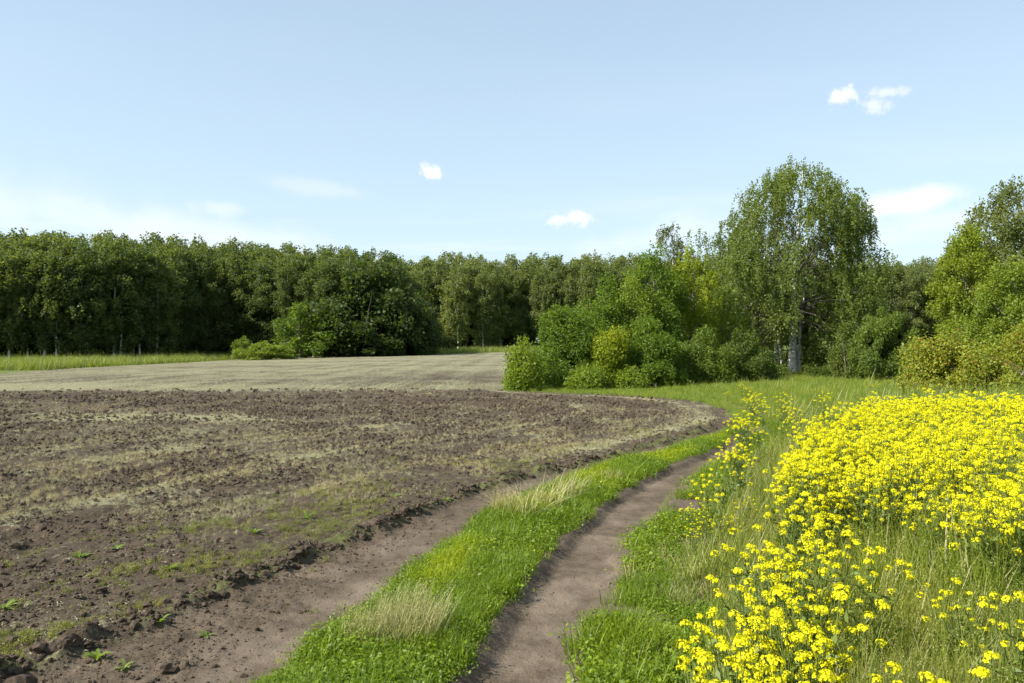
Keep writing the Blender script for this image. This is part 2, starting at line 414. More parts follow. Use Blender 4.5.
# ------------------------------------------------------------------ ground, field and track: one sheet of land cut along its borders
def build_land():
    ang = np.concatenate([np.arange(-180, -50, 4.0), np.arange(-50, 50, 0.17), np.arange(50, 180, 4.0)])
    rs = [0.6]
    while rs[-1] < 4000:
        r = rs[-1]
        if r < 2.2: dr = 0.1 * r
        elif r < 3.6: dr = 0.012 * r
        elif r < 8: dr = 0.0055 * r
        elif r < 260: dr = 0.0055 * r * (r / 8) ** 0.35
        else: dr = 0.14 * r
        rs.append(r + dr)
    rs = np.array(rs); na, nr = len(ang), len(rs)
    A, R = np.meshgrid(np.radians(ang), rs)
    jit = (rng.random(A.shape) - 0.5) * np.radians(0.06)
    inner = np.abs(A) < np.radians(49)
    x = (R * np.sin(A + jit * inner)).ravel(); y = (R * np.cos(A + jit * inner)).ravel()
    x = np.append(x, 0.0); y = np.append(y, 0.0)
    m = masks(x, y); z = height(x, y, m)
    d = m['d']
    # crop residue on the field
    pale = 0.12 + 0.26 * (fbm(x * .28, y * .28, 101, 3) - 0.5) + 0.55 * (fbm(x * 1.5, y * 1.5, 102, 3) - 0.5)
    pale = pale + 0.28 * np.exp(-((d - 3.9 - 0.5 * (fbm(x * .3, y * .3, 103, 2) - .5)) / 0.28) ** 2) + 0.22 * np.exp(-((d - 6.6) / 0.35) ** 2)
    pale = pale + 0.40 * np.exp(-((d - 0.75) / 0.28) ** 2) * sst(11, 15, y)
    pale = pale + 0.30 * np.exp(-((d - 0.30) / 0.25) ** 2) * sst(20.5, 23, y) * (1 - sst(27, 29, y)) * 1.1
    pale = pale + 0.10 * sst(11, 14, y) * (1 - sst(21, 25, y)) - 0.04 * (1 - sst(6, 9.5, y)) - 0.12 * np.exp(-((y - 26) / 3.0) ** 2)
    ex = (x + 8.7) / 2.6; ey = (y - 19.8 + 0.10 * (x + 8.7)) / 0.75
    pale = pale + 0.85 * np.exp(-(ex ** 2) ** 1.5 - ey ** 2) * (0.5 + fbm(x * 1.5, y * 1.5, 104, 2))
    farband = sst(29.5, 32.5, y + 1.6 * (fbm(x * .3, y * .6, 105, 3) - .5) - 0.03 * x)
    lines = 0.5 + 0.5 * np.sin(d * 2 * np.pi / 2.4 + 1.5 * fbm(x * .05, y * .05, 106, 2))
    pale = pale * (1 - farband) + farband * (0.45 + 0.09 * lines + 0.45 * (fbm(x * .05, y * .12, 107, 3) - .5) + 0.10 * sst(45, 90, y) + 0.35 * (fbm(x * .9, y * .5, 111, 3) - .5))
    weed = (1 - sst(0.9, 2.6, d + 1.2 * (fbm(x * .8, y * .8, 108, 2) - .5))) * (1 - sst(13, 20, y)) * (0.15 + 0.85 * fbm(x * 1.6, y * 1.6, 109, 3))
    weed = weed * sst(-0.05, 0.35, d) * .62
    rut = np.clip(np.maximum(m['left_rut'] * (.45 + .5 * sst(.75, .1, (ML(y) - x) * .8)), m['right_rut']) + 0.8 * m['grass_rut'], 0, 1)
    bare = sst(0.50, 0.62, fbm(x * 1.8, y * 1.8, 110, 3)) * m['verge'] * (1 - sst(0.35, 0.75, m['rrr'])) * (1 - sst(14, 18, y))
    bare = np.maximum(bare, m['median'] * (1 - sst(.10, .22, np.minimum(x - ML(y), MR(y) - x) * .8)))
    bare = np.maximum(bare, (x > MR(y) - .2) * (1 - sst(.30, .60, m['rrr'])) * (1 - sst(16, 19, y)))
    at = {'a_field': np.maximum(m['field'], m['left_rut']), 'a_rut': rut, 'a_pale': np.clip(pale, 0, 1), 'a_weed': np.clip(weed, 0, 1), 'a_bare': bare}
    V = np.stack([x, y, z], 1)
    i = (np.arange(nr - 1)[:, None] * na + np.arange(na)[None]).ravel()
    j = (np.arange(nr - 1)[:, None] * na + (np.arange(na)[None] + 1) % na).ravel()
    Q = np.stack([i, i + na, j + na, j], 1)
    c0 = len(V) - 1
    T = np.stack([np.full(na, c0), np.arange(na), (np.arange(na) + 1) % na], 1)
    fld = m['field'][Q].mean(1); rt = np.maximum(m['left_rut'], m['right_rut'])[Q].mean(1)
    reg = np.where(rt > 0.5, 2, np.where(fld > 0.5, 1, 0))
    info = [('ground', 'green grassland round the ploughed field and under the woods', 'ground'),
            ('ploughed_field', 'dark ploughed field with pale crop residue left of the track', 'field'),
            ('dirt_track', 'two bare brown wheel ruts of the curving dirt track', 'track')]
    for r, (nm, lab, cat) in enumerate(info):
        q = Q[reg == r]; fs = [q] if r else [q, T]
        used = np.unique(np.concatenate([f.ravel() for f in fs])); mp = np.zeros(len(V), int); mp[used] = np.arange(len(used))
        me = mesh(nm, V[used], [mp[f] for f in fs], [M_GROUND], True, {k: ('FLOAT', a[used].astype(np.float32)) for k, a in at.items()})
        tag(obj(nm, me), lab, cat, kind='structure')


build_land()


# ------------------------------------------------------------------ plant pieces
def unit(v):
    return v / np.maximum(np.linalg.norm(v, axis=-1, keepdims=True), 1e-9)


def rhombs(P, Nn, size, asp, r, T=None):
    """leaf-shaped quads"""
    n = len(P); Nn = unit(Nn)
    if T is None: T = r.normal(size=(n, 3))
    T = unit(T - (T * Nn).sum(1, keepdims=True) * Nn); B = np.cross(Nn, T)
    s = np.broadcast_to(np.asarray(size, float), (n,))[:, None] * 0.5
    fold = Nn * s * 0.25
    V = np.stack([P - T * s, P + B * s * asp + fold - T * s * 0.1, P + T * s, P - B * s * asp + fold - T * s * 0.1], 1).reshape(-1, 3)
    return V, np.arange(4 * n).reshape(n, 4)


def tube(pts, rad, sides=6):
    pts = np.asarray(pts, float); n = len(pts)
    t = np.gradient(pts, axis=0); t = unit(t)
    up = np.where(np.abs(t[:, 2:3]) > 0.9, np.array([[1.0, 0, 0]]), np.array([[0, 0, 1.0]]))
    a = unit(np.cross(t, up)); b = np.cross(t, a)
    th = np.arange(sides) / sides * 2 * np.pi
    V = pts[:, None] + (a[:, None] * np.cos(th)[None, :, None] + b[:, None] * np.sin(th)[None, :, None]) * np.asarray(rad)[:, None, None]
    i = np.arange(n - 1)[:, None] * sides + np.arange(sides)[None]; j = np.arange(n - 1)[:, None] * sides + (np.arange(sides)[None] + 1) % sides
    return V.reshape(-1, 3), np.stack([i, j, j + sides, i + sides], 2).reshape(-1, 4)


class Parts:
    def __init__(self): self.V = []; self.F = []; self.n = 0
    def add(self, V, Fc, m=0):
        self.V.append(V); self.F.append((np.asarray(Fc) + self.n, m)); self.n += len(V)
    def mesh(self, name, mats, smooth=False):
        return mesh(name, np.concatenate(self.V), self.F, mats, smooth)


def grow(seed, H, env, n_clump, n_leaf, clump_r, leaf, asp=0.75, droop=0.0, trunk_r=0.12, stems=1, lean=0.0, base=0.0, bark=None, branches=True, shell=0.6, top_thin=0.0, spread=0.3, flat=0.85, stem_spec=None, shoots=0.0, open_front=0.0):
    """a tree or shrub in its own space: env rows are (height fraction, reach to -x, reach to +x) in metres"""
    r = np.random.default_rng(seed)
    env = np.array(env, float)
    # stems
    wood = Parts(); axes = []
    specs = stem_spec or [((r.normal() * 0.12 * (k > 0) * stems, r.normal() * 0.12 * (k > 0) * stems), (lean + r.normal() * spread * (k > 0), r.normal() * spread * (k > 0)), 0.93 if k == 0 else r.uniform(.5, .85), trunk_r * (1 if k == 0 else r.uniform(.5, .8))) for k in range(stems)]
    for (b0, tilt, fr, tr) in specs:
        s = np.linspace(0, 1, 9)
        wig = np.cumsum(r.normal(size=(9, 2)) * 0.014 * H * 0.4, 0) * s[:, None]
        pts = np.stack([b0[0] + tilt[0] * s * H * fr * (0.4 + 0.6 * s) + wig[:, 0], b0[1] + tilt[1] * s * H * fr * (0.4 + .6 * s) + wig[:, 1], -0.15 + s * (H * fr + .15)], 1)
        rad = tr * (1 - 0.93 * s ** 0.9) + 0.006; rad[0] *= 1.35
        wood.add(*tube(pts, rad, 8)); axes.append((pts, rad))
    # clump centres fill the envelope, denser towards its surface
    z0 = env[0, 0]; hs = []
    w = np.interp(np.linspace(z0, 1, 200), env[:, 0], env[:, 1] + env[:, 2]) ** 1.25
    cdf = np.cumsum(w) / w.sum()
    hf = np.interp((np.arange(n_clump) + r.random(n_clump)) / n_clump, cdf, np.linspace(z0, 1, 200)); r.shuffle(hf)
    th = r.random(n_clump) * 2 * np.pi
    rr = shell + (1 - shell) * r.random(n_clump) ** 0.6; rr *= np.where(r.random(n_clump) < 0.30, r.uniform(.25, .9, n_clump), 1)
    lx = np.interp(hf, env[:, 0], env[:, 1]); rx = np.interp(hf, env[:, 0], env[:, 2]); dy = 0.5 * (lx + rx)
    lump = 0.72 + 0.48 * vnoise(th * 1.2 + seed, hf * 6.0 + seed, seed)
    cx = np.cos(th); reach = np.where(cx < 0, lx, rx)
    C = np.stack([cx * reach, np.sin(th) * dy, hf * H], 1); C[:, :2] *= (rr * lump)[:, None]
    C[:, 2] *= 1 + shoots * (r.random(n_clump) ** 3) * sst(.45, .9, hf)
    if open_front:
        away = (np.abs(C[:, 0]) < .55 + .1 * r.normal(size=n_clump)) & (C[:, 1] < 0) & (hf < open_front); C[away, 1] *= -1
    ax, _ = axes[0]
    mid = np.stack([np.interp(C[:, 2], ax[:, 2], ax[:, 0]), np.interp(C[:, 2], ax[:, 2], ax[:, 1])], 1)
    C[:, :2] += mid * 0.6
    csz = clump_r * r.uniform(0.5, 1.4, n_clump) * (1 - 0.15 * hf)
    if branches:
        for k in range(0, n_clump, 2 if n_clump > 100 else 1):
            pa, ra = axes[r.integers(len(axes))]
            zb = max(H * r.uniform(.22, .36) if droop else pa[1, 2] * .6, C[k, 2] - r.uniform(0.35, 0.9) * np.hypot(*(C[k, :2] - mid[k])) - 0.2)
            zb = min(zb, pa[-1, 2] * 0.97)
            p0 = np.array([np.interp(zb, pa[:, 2], pa[:, i]) for i in range(3)]); rad0 = np.interp(zb, pa[:, 2], ra)
            pm = p0 * .45 + C[k] * .55 + np.array([0, 0, 0.10 * np.linalg.norm(C[k] - p0)])
            b0 = min(rad0 * 0.55, 0.012 + 0.012 * np.linalg.norm(C[k] - p0))
            wood.add(*tube(np.stack([p0, p0 * .7 + pm * .3 + r.normal(size=3) * .03, pm, C[k]]), [b0, b0 * .7, b0 * .4, 0.003], 4), 1 if bark is M_BIRCH else 0)
    # leaves
    per = np.maximum(6, (n_leaf / n_clump * (csz / csz.mean()) ** 2.0)).astype(int)
    idx = np.repeat(np.arange(n_clump), per); n = len(idx)
    if droop > 0:
        ns = max(5, int(0.055 * n_leaf / n_clump) + 4)           # hanging twigs per clump
        so = unit(r.normal(size=(n_clump, ns, 3))) * (r.random((n_clump, ns, 1)) ** 0.4) * csz[:, None, None] * np.array([1.0, 1.0, flat])
        sl = droop * r.uniform(.35, 1.3, (n_clump, ns)); k = r.integers(0, ns, n); t = r.random(n)
        out = unit(C[:, :2] - mid)
        base_p = C[idx] + so[idx, k]
        P = base_p.copy(); P[:, 2] -= t * sl[idx, k]; P[:, :2] += out[idx] * (0.18 * np.sqrt(t) * sl[idx, k])[:, None]
        P += r.normal(size=(n, 3)) * leaf * 0.55
    else:
        q = unit(r.normal(size=(n, 3))) * (r.random((n, 1)) ** 0.42) * csz[idx][:, None] * np.array([1.0, 1.0, flat])
        P = C[idx] + q
        P += r.normal(size=(n, 3)) * csz[idx][:, None] * 0.12
    P[:, 2] = np.maximum(P[:, 2], 0.04)
    outv = P - np.stack([mid[idx, 0], mid[idx, 1], np.full(n, H * 0.45)], 1)
    Nn = unit(r.normal(size=(n, 3))) + 0.35 * unit(outv) + np.array([0, 0, 0.25])
    V, Fc = rhombs(P, Nn, leaf * r.uniform(.65, 1.35, n), asp, r)
    crown = mesh('crown', V, [Fc], [M_LEAF])
    trunk = wood.mesh('trunk', [bark or M_BARK, M_BARK], True)
    return trunk, crown


def plant(name, label, cat, group, loc, trunk, crown, colour, scale=(1, 1, 1), rz=0.0, part=('trunk', 'crown')):
    e = bpy.data.objects.new(name, None); COL.objects.link(e); e.empty_display_size = 0.3
    e.location = loc; e.scale = scale; e.rotation_euler = (0, 0, rz)
    tag(e, label, cat, group)
    obj(part[0], trunk, e)
    c = obj(part[1], crown, e); c.color = tuple(colour) + (1,)
    return e


def gz(x, y):
    return float(height(np.array([float(x)]), np.array([float(y)]))[0])


def at_px(px, Y):
    return (px - 512) / F * Y


ORD = 'first second third fourth fifth sixth seventh eighth ninth tenth eleventh twelfth thirteenth fourteenth fifteenth sixteenth seventeenth eighteenth nineteenth twentieth'.split()
TENS = {2: 'twenty', 3: 'thirty', 4: 'forty', 5: 'fifty'}


def ordinal(i):
    if i < 20: return ORD[i]
    t, u = divmod(i + 1, 10)
    return (TENS[t][:-1] + 'ieth') if u == 0 else TENS[t] + '-' + ORD[u - 1]


# ------------------------------------------------------------------ the woods behind the field
def far_variants():
    out = []
    for k in range(9):
        r = np.random.default_rng(500 + k)
        z0 = r.uniform(.06, .2); w = r.uniform(2.8, 3.8)
        env = [(z0, w * .45, w * .45), (z0 + .15, w * .85, w * .85), (.6, w, w * r.uniform(.8, 1.1)), (.8, w * .86, w * .86), (.93, w * .58, w * .58), (1, w * .2, w * .2)]
        out.append(grow(520 + k, 18.0, env, 110, 11500, 1.15, 0.30, 0.8, droop=1.1 if k % 2 else 0.0, trunk_r=0.16, bark=M_BIRCH if k % 3 else M_BARK, branches=False, shell=.5))
    for k in range(3):   # low round edge growth
        w = 2.6
        env = [(.02, w * .75, w * .75), (.3, w, w), (.6, w * .9, w * .9), (.85, w * .5, w * .5), (1, .2, .2)]
        out.append(grow(560 + k, 6.0, env, 50, 5200, 0.8, 0.24, 0.8, trunk_r=.08, stems=3, branches=False, shell=.55))
    return out


FARV = far_variants()
LEAF_DARK, LEAF_MID, LEAF_LITE = (0.060, 0.088, 0.040), (0.090, 0.122, 0.054), (0.106, 0.138, 0.060)  # grey-green of the woods, muted further: distance haze put into the leaf colours


def woods():
    r = np.random.default_rng(90)
    # left wood
    ex = np.array([-330, -220, -120, 0, 60, 120, 165, 205, 255, 300, 350, 400, 428]); ey = np.array([84, 88, 93, 98, 100, 104, 112, 123, 125, 118, 119, 123, 127.])
    tx = np.array([-300, 0, 60, 120, 200, 260, 330, 385, 405, 430]); ty = np.array([222, 230, 234, 236, 240, 245, 247, 254, 272, 306.])
    rows = []
    for row, (off, nn, drop) in enumerate([(0, 38, 16), (5, 33, 8), (11, 30, 2), (19, 27, -1), (28, 25, -2)]):
        px = np.linspace(-190, 424 - row * 6, nn) + r.uniform(-6, 6, nn)
        for p in px:
            Y = np.interp(p, ex, ey) + off + r.uniform(-1.6, 1.6)
            top = np.interp(p, tx, ty) + drop * r.uniform(.3, 1.3) + r.uniform(-2, 4)
            rows.append((row, p, Y, top))
    fr = sorted([q for q in rows if q[0] == 0 and q[1] > 2], key=lambda q: q[1]); rank = {id(q): i for i, q in enumerate(fr)}
    rowrank = {}
    for k in range(1, 5):
        for i, q in enumerate(sorted([q for q in rows if q[0] == k and q[1] > 2], key=lambda q: q[1])): rowrank[id(q)] = i
    for q in rows:
        row, p, Y, top = q
        X = at_px(p, Y); z = gz(X, Y); H = HC + (YH - top) / F * Y - z
        low = p > 396 and row < 3
        k = r.integers(9, 12) if low else r.integers(0, 9)
        h0 = 6.0 if k >= 9 else 18.0
        s = H / h0; ws = (0.85 * s + .15) * r.uniform(.85, 1.2) if k < 9 else 0.55 * s + .45
        if row == 0 and p > 0:
            lab = f'{ordinal(rank[id(q)])} tree from the left along the front edge of the left wood'
            g = 'front trees of the left wood'
        elif row == 0:
            lab, g = 'tall tree of the left wood standing outside the picture edge', 'left wood trees past the picture edge'
        else:
            g = 'inner trees of the left wood'
            lab = f'{ordinal(rowrank[id(q)])} tree from the left in the {ORD[row]} row of the left wood' if p > 2 else 'tree inside the left wood, past the left picture edge'
        c = np.array(LEAF_DARK) * (1 - (f := r.random() ** 1.4)) + np.array(LEAF_MID) * f
        plant('wood_tree', lab, 'tree', g, (X, Y, z - .05), *FARV[k], c, (ws, ws, s), r.uniform(0, 6.28))
    # far wood
    rows = []
    for row, (off, nn, drop) in enumerate([(0, 40, 12), (7, 36, 5), (15, 34, 0), (26, 30, -2)]):
        px = np.linspace(386, 985, nn) + r.uniform(-6, 6, nn)
        for p in px:
            Y = 188 + off + r.uniform(-2.5, 2.5) + 4 * math.sin(p * .05)
            top = np.interp(p, [380, 500, 620, 700, 860, 900, 960], [256, 257, 256, 258, 264, 259, 258]) + drop * r.uniform(.2, 1.3) + r.uniform(-3, 4)
            rows.append((row, p, Y, top))
    fr = sorted([q for q in rows if q[0] == 0 and 428 < q[1] < 600], key=lambda q: q[1]); rank = {id(q): i for i, q in enumerate(fr)}
    for k in range(0, 4):
        for i, q in enumerate(sorted([q for q in rows if q[0] == k], key=lambda q: q[1])): rowrank[id(q)] = i
    for q in rows:
        row, p, Y, top = q
        X = at_px(p, Y); z = gz(X, Y); H = HC + (YH - top) / F * Y - z
        k = r.integers(0, 9); s = H / 18.0; ws = 0.9 * s * r.uniform(.9, 1.25)
        if id(q) in rank:
            lab, g = f'{ordinal(rank[id(q)])} tree right of the dark round thicket along the far wood edge', 'front trees of the far wood'
        elif p > 840 and row == 0:
            lab, g = f'far wood tree, {ordinal(rowrank[id(q)])} of its front row, right of the big birch', 'far wood trees right of the birch'
        else:
            lab, g = f'{ordinal(rowrank[id(q)])} tree from the left in the {ORD[row]} row of the far wood', 'inner trees of the far wood'
        c = np.array(LEAF_MID) * (1 - (f := r.random())) + np.array(LEAF_LITE) * f
        plant('wood_tree', lab, 'tree', g, (X, Y, z - .05), *FARV[k], c * np.array([1, 1, 1.1]), (ws, ws, s), r.uniform(0, 6.28))
    # undergrowth between the trunks
    for wood, (n, e0, e1) in enumerate([(52, -170, 420), (60, 390, 985)]):
        for i in range(n):
            p = e0 + (e1 - e0) * (i + r.random()) / n; off = r.uniform(5, 26)
            Y = (np.interp(p, ex, ey) if wood == 0 else 188) + off
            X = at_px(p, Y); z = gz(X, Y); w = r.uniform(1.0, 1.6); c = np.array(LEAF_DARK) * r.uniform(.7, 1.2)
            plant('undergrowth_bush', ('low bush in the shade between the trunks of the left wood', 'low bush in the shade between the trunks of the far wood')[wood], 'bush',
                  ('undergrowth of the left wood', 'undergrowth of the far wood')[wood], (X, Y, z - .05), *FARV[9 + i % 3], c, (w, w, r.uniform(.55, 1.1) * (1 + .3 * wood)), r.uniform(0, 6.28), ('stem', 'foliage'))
    # edge growth
    edge = [(300, 112, 306, 30, (0.075, 0.125, 0.03), 'bright green rounded shrub in front of the left wood'),
            (262, 104, 341, 22, (0.12, 0.17, 0.04), 'low yellow-green scrub at the end of the grass strip before the left wood'),
            (243, 108, 336, 12, (0.11, 0.16, 0.04), 'small upright bush at the foot of the left wood behind the low scrub'),
            (282, 105, 346, 16, (0.12, 0.17, 0.04), 'lowest of the yellow-green scrub where the grass strip meets the field'),
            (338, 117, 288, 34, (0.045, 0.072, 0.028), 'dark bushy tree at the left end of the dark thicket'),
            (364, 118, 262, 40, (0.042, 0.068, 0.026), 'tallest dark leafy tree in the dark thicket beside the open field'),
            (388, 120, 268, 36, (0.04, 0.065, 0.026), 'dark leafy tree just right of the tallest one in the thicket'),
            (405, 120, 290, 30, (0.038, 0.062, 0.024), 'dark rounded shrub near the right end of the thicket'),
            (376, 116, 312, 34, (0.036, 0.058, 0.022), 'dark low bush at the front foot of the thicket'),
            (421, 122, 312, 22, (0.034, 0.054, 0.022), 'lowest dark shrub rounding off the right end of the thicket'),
            (444, 150, 334, 14, (0.04, 0.06, 0.02), 'small dark bush alone between the thicket and the far wood')]
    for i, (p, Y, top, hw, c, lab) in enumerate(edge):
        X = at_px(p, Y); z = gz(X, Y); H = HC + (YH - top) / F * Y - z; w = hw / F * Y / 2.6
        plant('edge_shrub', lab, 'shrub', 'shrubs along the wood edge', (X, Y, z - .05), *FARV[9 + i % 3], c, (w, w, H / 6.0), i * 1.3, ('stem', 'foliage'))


woods()


# ------------------------------------------------------------------ the trees and bushes on the right
def mid_plants():
    G, Lm, Y1 = (0.080, 0.135, 0.026), (0.115, 0.170, 0.028), (0.155, 0.205, 0.026)
    D = (0.062, 0.098, 0.028); B = (0.066, 0.098, 0.034)

    def shrub(name, lab, px, Y, top, hw, col, seed, dens=1.0, leaf=0.085, group='bushes at the corner of the field', lo=.02, cat='bush', red=False):
        X = at_px(px, Y); z = gz(X, Y); H = HC + (YH - top) / F * Y - z; w = hw / F * Y
        env = [(lo, w * .72, w * .72), (.25, w, w), (.55, w * .92, w * .92), (.8, w * .6, w * .6), (.95, w * .28, w * .28), (1, .08, .08)]
        n = int(dens * 3000 * (w * w * 4 + 1.6 * w * H))
        t, c = grow(seed, H, env, int(34 + 9 * w * H), n, 0.36 + 0.05 * w, leaf, .72, trunk_r=.04 + .01 * H, stems=4, shell=.5, shoots=.35, flat=1.25)
        if red: c.materials.clear(); c.materials.append(M_REDLEAF)
        plant(name, lab, cat, group, (X, Y, z - .03), t, c, col, part=('stem', 'foliage'))

    shrub('bush', 'small yellow-green bush at the tip of the bush row beside the field', 523, 31.0, 350, 17, Lm, 1)
    shrub('bush', 'broad mid-green bush at the left end of the bush row', 566, 33.0, 318, 37, G, 2)
    shrub('bush', 'yellowish bush between the broad mid-green bush and the dark one', 610, 32.5, 333, 24, Y1, 3, 0.8)
    shrub('bush', 'dark green dome-shaped bush in front of the lime-green tree', 648, 33.0, 338, 36, G, 4)
    shrub('bush', 'low wide bush under the lime-green tree, left of the birch', 700, 34.0, 349, 38, (0.088, 0.135, 0.032), 5)
    shrub('bush', 'grey-green bush touching the left foot of the big birch', 744, 36.0, 345, 28, D, 6)
    shrub('bush', 'low scrubby bush straight in front of the birch trunks', 772, 39.0, 371, 18, (0.07, 0.11, 0.03), 7)
    shrub('bush', 'small dark bush right of the birch trunks', 822, 39.0, 372, 15, D, 8)
    shrub('bush', 'rounded mid-green bush right of the big birch', 884, 36.0, 318, 36, (0.085, 0.13, 0.035), 9)
    shrub('bush', 'narrow upright bush between the birch and the rounded bush', 851, 37.0, 330, 16, (0.085, 0.12, 0.035), 10)
    shrub('bush', 'low weedy bush at the front foot of the bush row', 588, 31.2, 372, 20, Lm, 11, group='bushes at the corner of the field')
    shrub('bush', 'low leafy bush at the front foot of the dark dome-shaped bush', 632, 31.6, 376, 16, Lm, 16)
    shrub('red_tinged_shrub', 'shrub with red-tinged shoot tips behind the yellow flowers, leftmost of three', 936, 22.0, 346, 36, (0.16, 0.195, 0.035), 12, 1.1, 0.07, 'shrubs behind the flower bank', red=True)
    shrub('red_tinged_shrub', 'middle red-tinged shrub of the three behind the yellow flowers', 990, 21.0, 352, 36, (0.155, 0.195, 0.035), 13, 1.1, 0.07, 'shrubs behind the flower bank', red=True)
    shrub('red_tinged_shrub', 'yellow-green shrub cut by the picture edge behind the yellow flowers', 1034, 21.5, 332, 40, (0.15, 0.185, 0.035), 14, 1.1, 0.07, 'shrubs behind the flower bank', red=True)

    def tree(lab, px, Y, top, rows, col, seed, n, leaf, clumps, cr, droop=0, bark=None, stems=1, tr=.1, group='trees right of the field', lean=0, name='tree', shell=.6, stem_spec=None, asp=.75, open_front=0.0):
        X = at_px(px, Y); z = gz(X, Y); k = Y / F; H = HC + (YH - top) * k - z
        env = [(h, a * k, b * k) for h, a, b in rows]
        t, c = grow(seed, H, env, clumps, n, cr, leaf, asp, droop, trunk_r=tr, stems=stems, lean=lean, bark=bark, shell=shell, stem_spec=stem_spec, shoots=.12 if not droop else .0, flat=1.1, open_front=open_front)
        plant(name, lab, 'tree', group, (X, Y, z - .05), t, c, col)

    tree('mid-green tree rising behind the broad bush at the left of the bush row', 606, 37, 284, [(.1, 26, 26), (.4, 38, 34), (.7, 30, 28), (.9, 14, 14), (1, 2, 2)], G, 31, 20000, .10, 100, .45, tr=.08)
    tree('taller mid-green tree just left of the lime-green tree', 655, 38, 254, [(.1, 26, 26), (.4, 40, 32), (.7, 34, 28), (.9, 16, 16), (1, 2, 2)], G, 32, 24000, .10, 120, .45, tr=.09)
    tree('lime-green tree between the darker trees and the birch', 694, 39, 244, [(.1, 22, 22), (.4, 30, 32), (.7, 26, 26), (.9, 13, 13), (1, 2, 2)], Y1, 33, 19000, .095, 110, .42, droop=.3, tr=.08)
    tree('young mid-green tree at the left shoulder of the bush row', 582, 36, 305, [(.08, 24, 24), (.4, 32, 30), (.75, 22, 22), (1, 3, 3)], (0.09, 0.15, 0.028), 41, 12000, .095, 80, .42, tr=.06)
    tree('young bright tree filling the gap between the two mid-green trees', 632, 36.5, 282, [(.08, 24, 24), (.4, 30, 30), (.75, 22, 22), (1, 3, 3)], (0.115, 0.17, 0.028), 42, 12000, .09, 80, .42, tr=.06)
    tree('leafy young tree between the lime-green tree and the big birch', 722, 40, 288, [(.05, 28, 28), (.4, 34, 34), (.75, 24, 24), (1, 3, 3)], (0.10, 0.15, 0.032), 43, 13000, .095, 84, .45, tr=.07)
    tree('thin grey-green treetop poking above the lime-green tree', 672, 47, 221, [(.35, 20, 20), (.7, 24, 24), (.9, 18, 18), (1, 4, 4)], (0.075, 0.10, 0.05), 34, 9000, .09, 42, .42, droop=.5, tr=.09, bark=M_BIRCH)
    H = 12.3
    tree('biggest birch, white multi-stemmed trunk and wide weeping crown', 789, 44, 162,
         [(.04, 92, 52), (.16, 98, 70), (.32, 94, 86), (.50, 96, 92), (.62, 92, 84), (.76, 78, 74), (.86, 58, 60), (.93, 38, 46), (1, 4, 16)],
         (0.096, 0.136, 0.048), 35, 170000, .10, 520, .66, droop=.7, bark=M_BIRCH, tr=.17, name='birch_tree', shell=.45, open_front=.72,
         stem_spec=[((0, -.5), (.03, -.03), .95, .24), ((.42, -.3), (.06, .02), .7, .12), ((-.85, -.6), (-.07, -.03), .62, .11), ((-.2, .4), (-.16, .1), .75, .1)])
    tree('tall birch partly cut off by the right picture edge', 1022, 40, 176,
         [(.06, 50, 60), (.3, 62, 75), (.55, 70, 80), (.72, 60, 75), (.86, 44, 60), (.95, 24, 30), (1, 4, 6)], (0.10, 0.13, 0.052), 36, 95000, .11, 340, .62, droop=.7, bark=M_BIRCH, tr=.15, name='birch_tree', stems=2)
    tree('bright yellow-green tree leaning out left of the right-edge birch', 968, 37, 228, [(.08, 22, 30), (.3, 32, 34), (.6, 36, 30), (.85, 16, 20), (1, 2, 4)], (0.135, 0.185, 0.03), 37, 28000, .10, 130, .42, tr=.08)
    tree('leafy green tree low in front of the right-edge birch', 1016, 31, 262, [(.08, 36, 40), (.35, 46, 50), (.65, 38, 40), (.88, 20, 20), (1, 3, 3)], (0.115, 0.165, 0.032), 38, 30000, .095, 130, .42, tr=.08)
    tree('shady tree at the back behind the birch and the low wide bush', 742, 48, 262, [(.05, 30, 30), (.4, 40, 40), (.7, 30, 30), (1, 3, 3)], D, 39, 14000, .12, 90, .5, tr=.1)
    tree('dark tree standing behind the right half of the birch', 850, 50, 262, [(.05, 30, 30), (.4, 38, 36), (.7, 30, 30), (1, 3, 3)], D, 40, 14000, .12, 90, .5, tr=.1)


mid_plants()


